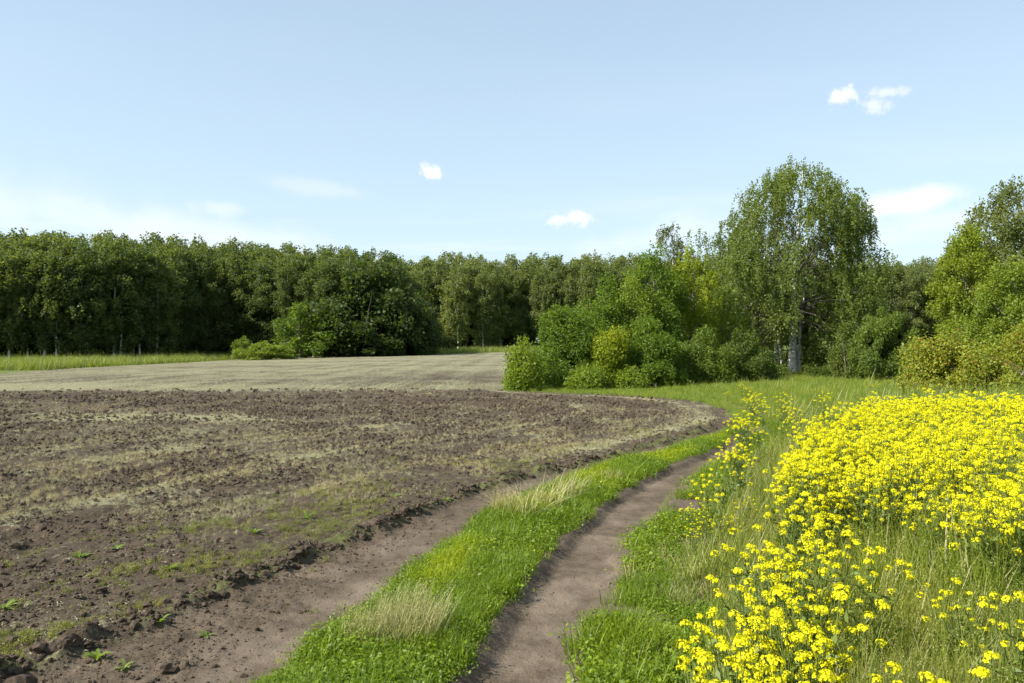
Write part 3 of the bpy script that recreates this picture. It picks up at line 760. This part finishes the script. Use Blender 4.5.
# ------------------------------------------------------------------ scattered ground cover
def scatter(name, label, cat, P, sources, tint=None, rz=None, tilt=0.0, scale=None, idx=None, seed=0):
    r = np.random.default_rng(seed); n = len(P)
    coll = bpy.data.collections.new(name + '_pieces')
    for s in sources: coll.objects.link(s)
    rot = np.stack([r.normal(size=n) * tilt, r.normal(size=n) * tilt, r.random(n) * 2 * np.pi if rz is None else rz], 1)
    at = {'rot': ('FLOAT_VECTOR', rot.astype(np.float32)), 'scl': ('FLOAT', np.asarray(r.uniform(.7, 1.3, n) if scale is None else scale, np.float32)),
          'idx': ('INT', np.asarray(r.integers(0, len(sources), n) if idx is None else idx, np.int32))}
    tint = np.ones((n, 3)) * .5 if tint is None else tint
    at['tint'] = ('FLOAT_COLOR', np.concatenate([tint, np.ones((n, 1))], 1).astype(np.float32))
    me = mesh(name, P, [], [], attrs=at)
    o = obj(name, me); tag(o, label, cat, kind='stuff')
    ng = bpy.data.node_groups.new(name, 'GeometryNodeTree')
    ng.interface.new_socket('Geometry', in_out='INPUT', socket_type='NodeSocketGeometry')
    ng.interface.new_socket('Geometry', in_out='OUTPUT', socket_type='NodeSocketGeometry')
    gi = ng.nodes.new('NodeGroupInput'); go = ng.nodes.new('NodeGroupOutput')
    ci = ng.nodes.new('GeometryNodeCollectionInfo'); ci.inputs['Collection'].default_value = coll
    ci.inputs['Separate Children'].default_value = True; ci.inputs['Reset Children'].default_value = True
    ip = ng.nodes.new('GeometryNodeInstanceOnPoints'); ip.inputs['Pick Instance'].default_value = True
    def na(nm, t):
        q = ng.nodes.new('GeometryNodeInputNamedAttribute'); q.data_type = t; q.inputs['Name'].default_value = nm
        return q.outputs['Attribute']
    lk = ng.links.new
    lk(gi.outputs[0], ip.inputs['Points']); lk(ci.outputs[0], ip.inputs['Instance'])
    lk(na('idx', 'INT'), ip.inputs['Instance Index']); lk(na('rot', 'FLOAT_VECTOR'), ip.inputs['Rotation']); lk(na('scl', 'FLOAT'), ip.inputs['Scale'])
    lk(ip.outputs[0], go.inputs[0])
    md = o.modifiers.new('scatter', 'NODES'); md.node_group = ng
    return o


def blades(r, n, h, w, rad, curl, wind=(0, 0), seg=4, stiff=1.0):
    """n curved grass blades, h=(lo,hi)"""
    hh = r.uniform(*h, n); a = r.random(n) * 2 * np.pi; q = rad * np.sqrt(r.random(n))
    b = np.stack([q * np.cos(a), q * np.sin(a), np.full(n, -0.02)], 1)
    da = r.random(n) * 2 * np.pi; lean = curl * r.uniform(.2, 1.2, n)
    D = np.stack([np.cos(da) * lean + wind[0], np.sin(da) * lean + wind[1]], 1)
    side = np.stack([-np.sin(da + r.normal(size=n)), np.cos(da), 0 * da], 1); side = unit(side)
    V = []; ww = w * r.uniform(.6, 1.3, n)
    for s in np.linspace(0, 1, seg + 1):
        c = b.copy(); c[:, :2] += D * (hh * s ** 1.8)[:, None]
        ln = np.hypot(D[:, 0], D[:, 1]); c[:, 2] += hh * s * (1 - 0.28 * np.minimum(ln, 1.6) * s)
        k = (ww * (1 - s ** 1.6) * .5 + 0.0004)[:, None]
        V += [c - side * k, c + side * k]
    V = np.stack(V, 1); m = V.shape[1]
    base = np.arange(n)[:, None] * m
    Fc = np.concatenate([np.concatenate([base + 2 * i, base + 2 * i + 1, base + 2 * i + 3, base + 2 * i + 2], 1) for i in range(seg)])
    tips = V[:, -1]
    return V.reshape(-1, 3), Fc, tips


def src(name, me):
    return bpy.data.objects.new(name, me)


def make_sources():
    S = {}
    r = np.random.default_rng(33)
    S['tall'] = []
    for k in range(6):
        p = Parts(); V, Fc, _ = blades(r, 20, (.26, .70), .014, .14, .5, (.18, -.03)); p.add(V, Fc)
        if k % 3 == 0:
            V, Fc, tips = blades(r, 2, (.55, .85), .004, .1, .22, (.14, 0)); p.add(V, Fc)
            for t in tips:
                nn = 12; P = t + np.stack([r.normal(size=nn) * .005 + np.linspace(-.02, .01, nn), r.normal(size=nn) * .005, np.linspace(-.09, .02, nn)], 1)
                p.add(*rhombs(P, r.normal(size=(nn, 3)), .014, .35, r))
        S['tall'].append(src('tall_tuft', p.mesh('tall_tuft', [M_GRASS])))
    S['short'] = []
    for k in range(4):
        p = Parts(); V, Fc, _ = blades(r, 34, (.04, .19), .005, .09, .7, seg=3); p.add(V, Fc)
        S['short'].append(src('short_tuft', p.mesh('short_tuft', [M_TURF])))
    S['leafy'] = []
    for k in range(5):
        p = Parts(); n = 60
        P = np.stack([r.normal(size=n) * .055, r.normal(size=n) * .055, r.uniform(.008, .085, n)], 1)
        p.add(*rhombs(P, np.array([0, 0, 1.0]) + r.normal(size=(n, 3)) * .55, r.uniform(.014, .032, n), .6, r))
        V, Fc, _ = blades(r, 7, (.05, .12), .004, .06, .6, seg=2); p.add(V, Fc)
        S['leafy'].append(src('leafy_tuft', p.mesh('leafy_tuft', [M_TURF])))
    S['dry'] = []
    for k in range(3):
        p = Parts(); V, Fc, _ = blades(r, 26, (.10, .34), .0035, .09, .75, (.1, 0), seg=3); p.add(V, Fc)
        S['dry'].append(src('dry_tuft', p.mesh('dry_tuft', [M_DRYGRASS])))
    S['clod'] = []
    import bmesh
    for k in range(5):
        bm = bmesh.new(); bmesh.ops.create_icosphere(bm, subdivisions=2, radius=1.0)
        for v in bm.verts:
            c = v.co.copy(); q = 0.66 + 0.7 * float(vnoise(c.x * 1.6 + k * 7 + 9, c.y * 1.6 + c.z * 2.1 + 5, k)) + 0.5 * (float(vnoise(c.x * 4 + 3 * k, c.y * 4 + c.z * 3.7, k + 50)) - .5)
            v.co = Vector((c.x * q * 1.15, c.y * q * .9, c.z * q * .7))
        me = bpy.data.meshes.new('soil_clod'); bm.to_mesh(me); bm.free(); me.materials.append(M_CLOD)
        S['clod'].append(src('clod', me))
    S['straw'] = []
    for k in range(4):
        n = 9; P = np.stack([r.normal(size=n) * .05, r.normal(size=n) * .05, r.uniform(.004, .03, n)], 1)
        V, Fc = rhombs(P, np.array([0, 0, 1.0]) + r.normal(size=(n, 3)) * .35, r.uniform(.04, .13, n), .13, r)
        S['straw'].append(src('straw_bits', mesh('straw_bits', V, [Fc], [M_STRAW])))
    return S


SRC = make_sources()


def fan(n, y0, y1, a0, a1, seed, power=1.0):
    """random ground points in a fan in front of the viewer, thinning with distance"""
    r = np.random.default_rng(seed)
    u = r.random(n)
    if power == 1.0: Y = y0 * (y1 / y0) ** u
    else: Y = (y0 ** (1 - power) + u * (y1 ** (1 - power) - y0 ** (1 - power))) ** (1 / (1 - power))
    A = r.uniform(a0, a1, n)
    return Y * A, Y


def place(x, y, z=None):
    return np.stack([x, y, height(x, y) if z is None else z], 1)


def tints(n, seed, a, b):
    t = np.random.default_rng(seed).random((n, 1)); return np.array(a) * (1 - t) + np.array(b) * t


def ground_cover():
    r = np.random.default_rng(4)
    # turf of the median strip and the low growth along the ruts
    x, y = fan(90000, 3.2, 24, -.75, .6, 1)
    m = masks(x, y); nz = fbm(x * 1.6, y * 1.6, 120, 3)
    dens = sst(.015, .09, (x - ML(y)) * .8 + .1 * (nz - .5)) * sst(.04, .13, (MR(y) - x) * .8 + .12 * (nz - .5)) * (y < 20)
    vlow = m['verge'] * (1 - sst(.55, 1.0, m['rrr'] + .5 * (nz - .5))) * (y < 19) * sst(.30, .48, fbm(x * 1.8 + 3, y * 1.8, 110, 3) * -1 + 1.0)
    keep = r.random(len(x)) < np.clip(dens + (.12 + .5 * sst(.36, .58, fbm(x * 3.1, y * 3.1, 126, 3))) * vlow * sst(-.02, .16, m['rrr'] + .25 * (nz - .5)), 0, 1)
    x, y, nz = x[keep], y[keep], nz[keep]; n = len(x)
    edge = np.minimum(np.abs(x - ML(y)), np.abs(x - MR(y)))
    lime = sst(.36, .54, fbm(x * 1.1 + 7, y * .7, 130, 3)) * sst(.10, .32, edge) * np.where((x > ML(y)) & (x < MR(y)), 1, .15)
    g = tints(n, 2, (.095, .165, .012), (.150, .235, .018)); yl = tints(n, 3, (.19, .265, .008), (.25, .320, .010))
    t = g * (1 - lime[:, None]) + yl * lime[:, None]
    kind = (r.random(n) < .18 + .4 * sst(.45, .6, fbm(x * .8, y * .8, 125, 2))).astype(int)
    idx = np.where(kind == 1, 5 + r.integers(0, 4, n), r.integers(0, 5, n))
    sc = r.uniform(.6, 1.3, n) * (.5 + .9 * nz) * np.clip(.75 + edge, .7, 1.1)
    scatter('low_turf', 'short bright green leafy turf on the strip between the ruts', 'turf', place(x, y), SRC['leafy'] + SRC['short'], t, scale=sc, idx=idx, tilt=.12, seed=5)
    # tall verge grass
    x, y = fan(42000, 1.9, 30, -.1, 1.05, 6, 1.2)
    m = masks(x, y); nz = fbm(x * 1.1, y * 1.1, 140, 3)
    rr = m['rrr'] + .7 * (nz - .5)
    d = m['verge'] * sst(.45, 1.1, rr) * (y < 19.5) + m['verge'] * (y >= 19.5) * sst(5.5, 9, -m['d']) * (x > 9) * .12
    keep = r.random(len(x)) < d; x, y, nz, rr = x[keep], y[keep], nz[keep], rr[keep]; n = len(x)
    t = tints(n, 7, (.098, .160, .020), (.185, .255, .045)); straw = sst(.56, .7, fbm(x * 2.3, y * 2.3, 150, 3))[:, None] * .4
    t = t * (1 - straw) + np.array((.24, .26, .08)) * straw
    near_edge = 1 - sst(.8, 1.8, rr); t = t * (1 - .5 * near_edge[:, None]) + np.array((.20, .235, .065)) * .5 * near_edge[:, None]
    sc = r.uniform(.7, 1.2, n) * (.62 + .5 * sst(.7, 2.2, rr)) * (.85 + .4 * nz)
    scatter('tall_grass', 'tall green meadow grass on the verge right of the track', 'grass', place(x, y), SRC['tall'], t, scale=sc, tilt=.14, rz=r.normal(size=n) * .9, seed=8)
    # pale dry grass along the inner verge
    x, y = fan(16000, 3.0, 17, 0, .6, 9)
    m = masks(x, y); rr = m['rrr']; nz = fbm(x * 1.7, y * 1.7, 160, 3)
    keep = r.random(len(x)) < m['verge'] * np.exp(-((rr - .8) / .28) ** 2) * sst(.46, .64, nz) * .55; x, y = x[keep], y[keep]; n = len(x)
    scatter('dry_grass', 'pale dry grass between the right rut and the tall green verge', 'grass', place(x, y), SRC['dry'], tints(n, 10, (.30, .29, .15), (.42, .39, .22)), tilt=.2, scale=r.uniform(.5, .95, n), seed=11)
    # grass at the corner of the field and along the foot of the bushes
    x, y = fan(45000, 16.5, 46, -.02, .75, 12)
    m = masks(x, y); keep = r.random(len(x)) < np.clip(m['verge'] - m['grass_rut'] * .95, 0, 1) * (y > 18) * (1 - .75 * sst(4.5, 7.5, -m['d']) * (y < 22)); x, y = x[keep], y[keep]; n = len(x)
    d = -edge_dist(x, y)
    t = tints(n, 13, (.12, .19, .028), (.20, .26, .045))
    ti = np.where(r.random(n) < .06 * sst(2.5, 5, d), 4 + r.integers(0, 6, n), r.integers(0, 4, n))
    scatter('corner_grass', 'fresh green grass where the track turns before the bushes', 'grass', place(x, y), SRC['short'] + SRC['tall'], t, scale=r.uniform(.8, 1.4, n) * (.8 + .35 * sst(2, 5, d)) * np.where(ti > 3, .5, 1), idx=ti, tilt=.15, seed=14)
    # grass strips before the woods
    x, y = fan(26000, 60, 195, -.80, .12, 15)
    keep = (y > farY(x, y) + .3) & (y < farY(x, y) + 45) & (x < L(y) + 6); x, y = x[keep], y[keep]; n = len(x)
    scatter('far_meadow_grass', 'bright green meadow strip between the field and the woods', 'grass', place(x, y), SRC['tall'], tints(n, 16, (.10, .16, .03), (.19, .24, .05)), scale=r.uniform(1.1, 2.1, n), tilt=.2, seed=17)
    # field: young weeds near the track, clods, straw
    x, y = fan(60000, 3.2, 19, -.85, .3, 18)
    m = masks(x, y); nz = fbm(x * 1.6, y * 1.6, 109, 3); d = m['d']
    p = m['field'] * (1 - sst(1.2, 3.0, d)) * sst(.02, .3, d) * (sst(.44, .64, nz) * .5 + .04) + m['left_rut'] * sst(.62, .7, nz) * .05
    keep = r.random(len(x)) < p; x, y = x[keep], y[keep]; n = len(x)
    scatter('field_seedlings', 'thin green seedling weeds along the field edge by the left rut', 'weeds', place(x, y), SRC['leafy'] + SRC['short'], tints(n, 19, (.11, .145, .035), (.19, .215, .065)), scale=r.uniform(.15, .5, n), seed=20)
    x, y = fan(110000, 3.0, 32, -.85, .35, 21)
    m = masks(x, y); d = m['d']; nz = fbm(x * .9, y * .9, 170, 3)
    p = m['field'] * (.35 + .65 * sst(1.2, 3, d)) * sst(.3, .6, nz) * .75 * (1 - .9 * sst(23, 31, y + 5 * (nz - .5))) + m['right_rut'] * .16 + m['left_rut'] * (.1 + .5 * sst(.2, .8, (ML(y) - x) * .8)) + .45 * np.exp(-((d - .03) / .12) ** 2) * (y < 22)
    keep = r.random(len(x)) < p; x, y, d = x[keep], y[keep], d[keep]; n = len(x)
    sc = np.clip(np.exp(r.normal(size=n) * .6) * .0085, .0035, .04) * (1 + .6 * np.exp(-((d - .03) / .12) ** 2))
    sc = np.maximum(sc, .0016 * y * r.uniform(.5, 1.4, n)) * np.where(d < -.05, .5, 1) * np.where(x > MR(y) - .1, .45, 1)
    P = place(x, y); P[:, 2] += sc * .15
    scatter('soil_clods', 'dark crumbly clods strewn over the ploughed soil', 'soil', P, SRC['clod'], scale=sc, tilt=.5, seed=22)
    x, y = fan(110000, 5.0, 36, -.85, .3, 25)
    m = masks(x, y); d = m['d']
    pl = .30 + 1.9 * (fbm(x * 1.3, y * .9, 102, 3) - .52) + .5 * np.exp(-((d - 3.9) / .3) ** 2) + .35 * np.exp(-((d - .75) / .28) ** 2) * sst(11, 15, y) + .2 * sst(9, 14, y) - .3 * np.exp(-((y - 26.5) / 2.5) ** 2)
    pl = pl + .9 * np.exp(-(((x + 8.7) / 2.6) ** 2) ** 1.5 - ((y - 19.8 + .1 * (x + 8.7)) / .75) ** 2)
    keep = r.random(len(x)) < np.clip(m['field'] * sst(.2, .6, d) * pl, 0, 1) * (.45 + .6 * (.5 + .5 * np.sin(d * 2 * np.pi / .9 + 2 * fbm(x * .4, y * .4, 112, 2)))) * sst(7, 11, y) * 1.15; x, y = x[keep], y[keep]; n = len(x)
    scatter('stubble', 'pale dry stubble tufts standing in the ploughed soil', 'stubble', place(x, y), SRC['dry'], tints(n, 26, (.30, .30, .185), (.46, .455, .30)), scale=r.uniform(.13, .33, n), tilt=.35, seed=27)
    x, y = fan(60000, 4.0, 27, -.85, .3, 23)
    m = masks(x, y); d = m['d']
    pl = .25 + .9 * (fbm(x * 1.1, y * 1.1, 102, 3) - .45) + .4 * np.exp(-((d - 3.9) / .3) ** 2) + .35 * sst(10, 14, y)
    keep = r.random(len(x)) < np.clip(m['field'] * pl, 0, 1) * (.35 + .45 * sst(7, 12, y)); x, y = x[keep], y[keep]; n = len(x)
    scatter('straw_residue', 'pale straw bits scattered on the ploughed soil', 'straw', place(x, y), SRC['straw'], scale=r.uniform(.12, .36, n), tilt=.3, seed=24)


ground_cover()


# ------------------------------------------------------------------ plants one can pick out on the ground
def dock_weed(label, px, py, size, n, seed):
    r = np.random.default_rng(seed); x, y = hit(px, py); z = gz(x, y)
    e = bpy.data.objects.new('leafy_weed', None); COL.objects.link(e); e.location = (x, y, z - .005); e.empty_display_size = .1
    tag(e, label, 'weed', 'leafy weeds on the field edge')
    for k in range(n):
        a = k / n * 2 * np.pi + r.uniform(-.4, .4); ln = size * r.uniform(.7, 1.2); up = r.uniform(.35, 1.2)
        s = np.linspace(0, 1, 6); w = ln * .26 * np.sin(np.pi * np.clip(s * .92 + .06, 0, 1)) ** .8 * (1 - .25 * s)
        rad = ln * s; zz = ln * up * s * (1 - .62 * s)
        c = np.stack([np.cos(a) * rad * .8, np.sin(a) * rad * .8, zz], 1); sd_ = np.array([-np.sin(a), np.cos(a), 0.12])
        V = np.concatenate([c - sd_ * w[:, None] * .5 + [0, 0, .12] * w[:, None], c, c + sd_ * w[:, None] * .5 + [0, 0, .12] * w[:, None]])
        f = [[i, i + 1, 7 + i, 6 + i] for i in range(5)] + [[6 + i, 7 + i, 13 + i, 12 + i] for i in range(5)]
        obj('leaf', mesh('leaf', V, [np.array(f)], [M_WEED], True), e)


def single_plants():
    W = [('pale upturned dock weed on bare soil, left of another small dock', 80, 556, .16, 6), ('small dock weed just right of the pale upturned one', 116, 551, .13, 6),
         ('bushy bright green dock weed in the middle of the weedy strip', 171, 570, .17, 9), ('green weed cut by the left picture edge', 5, 610, .16, 7),
         ('tall patch-forming green weed low in the left corner', 97, 650, .15, 10), ('small weed right of the patch-forming weed in the left corner', 124, 660, .11, 7),
         ('weed on the rut edge below the bushy dock', 160, 618, .12, 6), ('lone little weed inside the left rut', 206, 628, .11, 6),
         ('whitish-leaved weed at the far end of the weedy strip', 306, 520, .17, 7), ('flat green weed left of the whitish-leaved one', 254, 535, .15, 7),
         ('weed sprouting high on the field above the track ridge', 395, 496, .17, 7), ('last green weed before the field edge turns bare', 446, 500, .15, 7)]
    for i, w in enumerate(W): dock_weed(w[0], w[1], w[2], w[3] * .72, w[4] + 3, 700 + i)
    # conspicuous tufts on the median strip
    def tuft(label, px, py, n, h, w, rad, curl, mat, seed, wind=(0.1, 0), name='dry_grass_tuft', dome=0.0):
        r = np.random.default_rng(seed); x, y = hit(px, py)
        V, Fc, tips = blades(r, n, h, w, rad, curl, wind, seg=5); p = Parts(); p.add(V, Fc)
        if name == 'dry_grass_tuft':
            sel = tips[r.random(len(tips)) < .5]; k = np.repeat(np.arange(len(sel)), 5)
            p.add(*rhombs(sel[k] + r.normal(size=(len(k), 3)) * [.006, .006, .016], r.normal(size=(len(k), 3)), .010, .4, r))
        o = obj(name, p.mesh(name, [mat])); o.location = (x, y, gz(x, y)); tag(o, label, 'grass tuft', 'tufts on the strip between the ruts')
    tuft('large pale dry grass tuft on the near end of the median strip', 404, 645, 900, (.18, .40), .0028, .25, .42, M_DRY, 801)
    tuft('smaller pale grass tuft leaning on the left of the large dry one', 362, 648, 300, (.12, .28), .0028, .16, .5, M_DRY, 802)
    tuft('arching grey-green sedge tuft, front one of the group along the median', 522, 524, 130, (.26, .52), .010, .16, 1.0, M_SEDGE, 803, name='sedge_tuft')
    tuft('arching sedge tuft in the middle of the group along the median', 545, 512, 130, (.26, .52), .010, .17, 1.0, M_SEDGE, 804, name='sedge_tuft')
    tuft('arching sedge tuft at the back of the group along the median', 568, 500, 110, (.26, .50), .010, .17, 1.0, M_SEDGE, 805, name='sedge_tuft')
    tuft('pale dry grass tuft at the left of the sedge group', 502, 519, 300, (.18, .36), .0035, .12, .55, M_DRY, 806)
    tuft('pale dry grass tuft far along the median where the strip narrows', 610, 484, 160, (.12, .24), .004, .14, .6, M_DRY, 807)
    tuft('dark withered leaf clump left of the large dry tuft', 348, 652, 26, (.10, .20), .022, .08, 1.1, M_DEAD, 808, name='withered_clump')
    tuft('small withered leaf clump in the lime-green turf of the median', 458, 566, 26, (.08, .15), .018, .08, 1.1, M_DEAD, 809, name='withered_clump')
    # the largest clods
    r = np.random.default_rng(17)
    big = [(166, 663, .05), (184, 661, .04), (20, 676, .075), (62, 680, .05), (38, 652, .05), (252, 577, .04), (240, 581, .035), (148, 606, .045), (40, 530, .06), (180, 540, .055),
           (146, 544, .05), (14, 550, .05), (14, 644, .045), (222, 590, .035), (302, 556, .04), (330, 545, .035)]
    for i, (px, py, s) in enumerate(big):
        x, y = hit(px, py); o = obj('soil_clod', SRC['clod'][i % 5].data); o.location = (x, y, gz(x, y) + s * .15); o.scale = (s, s, s); o.rotation_euler = (r.normal() * .3, r.normal() * .3, r.uniform(0, 6))
        tag(o, 'large dark soil clod lying at the near edge of the ploughed field', 'soil clod', 'largest clods of the field edge')


single_plants()


# ------------------------------------------------------------------ yellow flowers
def head_mesh(seed):
    r = np.random.default_rng(seed); p = Parts(); n = 34
    d = unit(r.normal(size=(n, 3)) + [0, 0, .55]); d[:, 2] = np.where(d[:, 2] < -.35, -d[:, 2], d[:, 2])
    C = d * [.024, .024, .019] * r.uniform(.75, 1.15, (n, 1))
    for k in range(n):
        a = unit(np.cross(d[k], r.normal(size=3))); b = np.cross(d[k], a); s = r.uniform(.0050, .0068)
        T = np.array([a, b, -a, -b]); P = C[k] + T * s * .62 + d[k] * .0015
        p.add(*rhombs(P, np.repeat(d[k][None], 4, 0) - T * .35, s * 1.25, .85, r, T=T))
    return p.mesh('flower_head', [M_PETAL])


HEADS = [head_mesh(900 + k) for k in range(4)]


def flower_variant(seed):
    r = np.random.default_rng(seed); st = Parts(); H = 1.0; heads = []
    main = np.stack([np.linspace(0, r.normal() * .06, 6), np.linspace(0, r.normal() * .06, 6), np.linspace(-.03, .74, 6)], 1)
    st.add(*tube(main, np.linspace(.006, .004, 6), 4))
    nh = int(r.integers(17, 24))
    for k in range(nh):
        f = r.uniform(.45, 1.0); p0 = main[0] * (1 - f) + main[-1] * f
        a = k * 2.4 + r.uniform(-.4, .4); rad = .22 * math.sqrt((k + .4) / nh) * r.uniform(.8, 1.2)
        tip = np.array([main[-1, 0] + math.cos(a) * rad, main[-1, 1] + math.sin(a) * rad, .93 - 1.4 * rad ** 1.5 + r.uniform(-.16, .05)])
        pm = p0 * .5 + tip * .5 + np.array([math.cos(a), math.sin(a), 0]) * rad * .22
        st.add(*tube(np.stack([p0, pm, tip]), [.0032, .0025, .0018], 3)); heads.append((tip, r.uniform(.6, 1.1), r.uniform(0, 6.28)))
        nl = 3; P = np.linspace(p0, pm, nl) + r.normal(size=(nl, 3)) * .01
        st.add(*rhombs(P, r.normal(size=(nl, 3)) + [0, 0, 1], r.uniform(.03, .07, nl), .35, r))
    nl = 16; zz = r.uniform(.03, .6, nl); a = r.random(nl) * 6.28; ln = .14 * (1 - zz)
    P = np.stack([np.cos(a) * ln * .5, np.sin(a) * ln * .5, zz + .02], 1); T = np.stack([np.cos(a), np.sin(a), .5 + 0 * a], 1)
    st.add(*rhombs(P, np.stack([-np.cos(a) * .5, -np.sin(a) * .5, 1 + 0 * a], 1), ln * 1.2, .4, r, T=T))
    me = st.mesh('stem', [M_STALK])
    b = Parts()
    for (t, s, rz) in heads:
        h = HEADS[int(r.integers(0, 4))]; n = len(h.vertices); V = np.empty(n * 3); h.vertices.foreach_get('co', V); V = V.reshape(-1, 3) * s
        c, q = math.cos(rz), math.sin(rz); V = V @ np.array([[c, q, 0], [-q, c, 0], [0, 0, 1]]) + t
        b.add(V, np.arange(n).reshape(-1, 4))
    return me, b.mesh('blossom', [M_PETAL]), heads


FLV = [flower_variant(950 + k) for k in range(6)]


def inside(px, py, poly):
    c = np.zeros(len(px), bool); poly = np.array(poly, float); j = len(poly) - 1
    for i in range(len(poly)):
        xi, yi = poly[i]; xj, yj = poly[j]
        t = ((yi > py) != (yj > py)) & (px < (xj - xi) * (py - yi) / (yj - yi + 1e-9) + xi)
        c ^= t; j = i
    return c


def flowers():
    r = np.random.default_rng(77)
    # where the heads stand, as patches on the ground (given by what the eye sees at head height)
    patches = [('bank', 30, [(770, 476), (800, 440), (835, 410), (870, 397), (1180, 408), (1180, 550), (1030, 512), (960, 490), (900, 480), (850, 466), (810, 478)]),
               ('stripe', 20, [(742, 545), (770, 505), (812, 495), (832, 545), (845, 620), (840, 720), (730, 800), (706, 720), (722, 650), (735, 590)]),
               ('near', 1, [(892, 676), (1008, 674), (1020, 720), (880, 720)]),
               ('right', 2.6, [(945, 545), (1040, 520), (1120, 560), (1120, 660), (1015, 610), (985, 570)]),
               ('thin', 1.0, [(690, 500), (760, 455), (800, 440), (790, 500), (740, 545), (700, 530)])]
    pts = []
    for nm, dens, poly in patches:
        W = np.array([((px - 512) / F * (t := (HC - 1.0) * F / (py - YH)), t) for px, py in poly])
        lo, hi = W.min(0), W.max(0); n = int(np.prod(hi - lo) * dens)
        q = lo + r.random((n, 2)) * (hi - lo); q = q[inside(q[:, 0], q[:, 1], W)]
        pts += [(nm, x, y, r.uniform(.82, 1.12)) for x, y in q]
    bunch = [('far', 735, 436, 4, .35), ('far', 717, 462, 2, .25), ('far', 760, 418, 4, .8), ('far', 790, 414, 5, 1.2), ('far', 815, 406, 5, 1.0), ('low', 704, 512, 3, .2), ('low', 693, 498, 2, .15), ('low', 735, 500, 2, .2),
             ('far', 776, 395, 7, 1.2), ('foot', 585, 390, 3, .35), ('foot', 683, 388, 3, .5), ('foot', 695, 388, 3, .3), ('foot', 744, 386, 4, .4), ('foot', 722, 388, 2, .3), ('foot', 880, 386, 4, .6),
             ('near', 905, 676, 2, .05), ('near', 930, 674, 3, .06), ('near', 955, 672, 3, .06), ('near', 980, 674, 3, .06), ('near', 1000, 676, 2, .05),
             ('lone', 840, 562, 1, .02), ('lone', 962, 572, 1, .02), ('lone', 985, 600, 1, .02)]
    for nm, px, py, n, s in bunch:
        h = {'foot': .5, 'near': .93, 'low': .45}.get(nm, .85)
        x, y = hit(px, py, h)
        pts += [(nm, x + r.normal() * s * .5, y + r.normal() * s * .5, r.uniform(.75, 1.0) * {'foot': .6, 'low': .5, 'near': .98}.get(nm, 1)) for _ in range(n)]
    fx = np.array([p[1] for p in pts]); fy = np.array([p[2] for p in pts]); zz = height(fx, fy)
    keep = edge_dist(fx, fy) < -0.5
    pts = [(p[0], p[1], p[2], zz[i], p[3]) for i, p in enumerate(pts) if keep[i]]
    inview = lambda p: abs(p[1] / p[2]) < .66 and p[2] > 2.0
    pts.sort(key=lambda p: (not inview(p), p[2]))
    LAB = {'bank': ('yellow-flowering herb in the dense flower bank on the right', 'herbs of the dense flower bank'),
           'stripe': ('yellow-flowering herb in the loose stripe along the inner verge', 'herbs of the loose flower stripe'),
           'near': ('nearest yellow-flowering herb at the bottom picture edge, only tops showing', 'nearest flower tops'),
           'right': ('scattered yellow-flowering herb in green grass below the flower bank', 'scattered herbs below the bank'),
           'thin': ('sparse yellow-flowering herb near the far end of the verge', 'sparse herbs of the verge'),
           'far': ('yellow-flowering herb in a small bunch near the bend of the track', 'herbs near the bend'),
           'foot': ('small yellow-flowering herb at the foot of the bushes', 'herbs at the foot of the bushes'),
           'low': ('short yellow-flowering herb in the grass left of the loose flower stripe', 'short herbs of the inner verge'),
           'lone': ('single yellow-flowering herb standing alone in the grass', 'lone flowering herbs')}
    for i, (nm, x, y, z, s) in enumerate(pts[:300]):
        k = int(r.integers(0, 6)); st, bl, heads = FLV[k]
        e = bpy.data.objects.new('yellow_flower', None); COL.objects.link(e); e.location = (x, y, z - .01); e.empty_display_size = .1
        e.scale = (s, s, s); e.rotation_euler = (r.normal() * .07, r.normal() * .07, r.uniform(0, 6.28))
        lab, grp = LAB[nm]
        if nm == 'bank':
            sx = 'its left flank' if x / y < .45 else 'its middle' if x / y < .56 else 'its right end'
            sy = 'near' if y < 7 else 'central' if y < 11 else 'far'
            lab = f'yellow-flowering herb in the {sy} part of the dense flower bank, {sx}'; grp = f'{sy} herbs of the flower bank, {sx}'
        tag(e, lab, 'flower', grp)
        obj('stem', st, e)
        if i < 45:
            for (t, hs, rz) in heads:
                h = obj('flower_head', HEADS[int(r.integers(0, 4))], e); h.location = t; h.scale = (hs, hs, hs); h.rotation_euler = (0, 0, rz)
        else:
            obj('blossom', bl, e)
    rest = pts[300:]
    if rest:
        P = np.array([(p[1], p[2], p[3] - .01) for p in rest]); srcs = []
        for st, bl, _ in FLV:
            q = Parts()
            for me, mi in ((st, 0), (bl, 1)):
                V = np.empty(len(me.vertices) * 3); me.vertices.foreach_get('co', V)
                a = np.empty(len(me.polygons) * 4, np.int32); me.loops.foreach_get('vertex_index', a)
                q.add(V.reshape(-1, 3), a.reshape(-1, 4), mi)
            srcs.append(src('herb', q.mesh('herb', [M_STALK, M_PETAL])))
        scatter('yellow_flower_mass', 'farther part of the yellow flower bank running back to the shrubs', 'flowers', P, srcs, scale=np.array([p[4] for p in rest]), tilt=.07, seed=60)
    print('flowers', len(pts))


flowers()
print('objects', len(bpy.data.objects), 'tris', sum(len(m.polygons) * 2 for m in bpy.data.meshes))
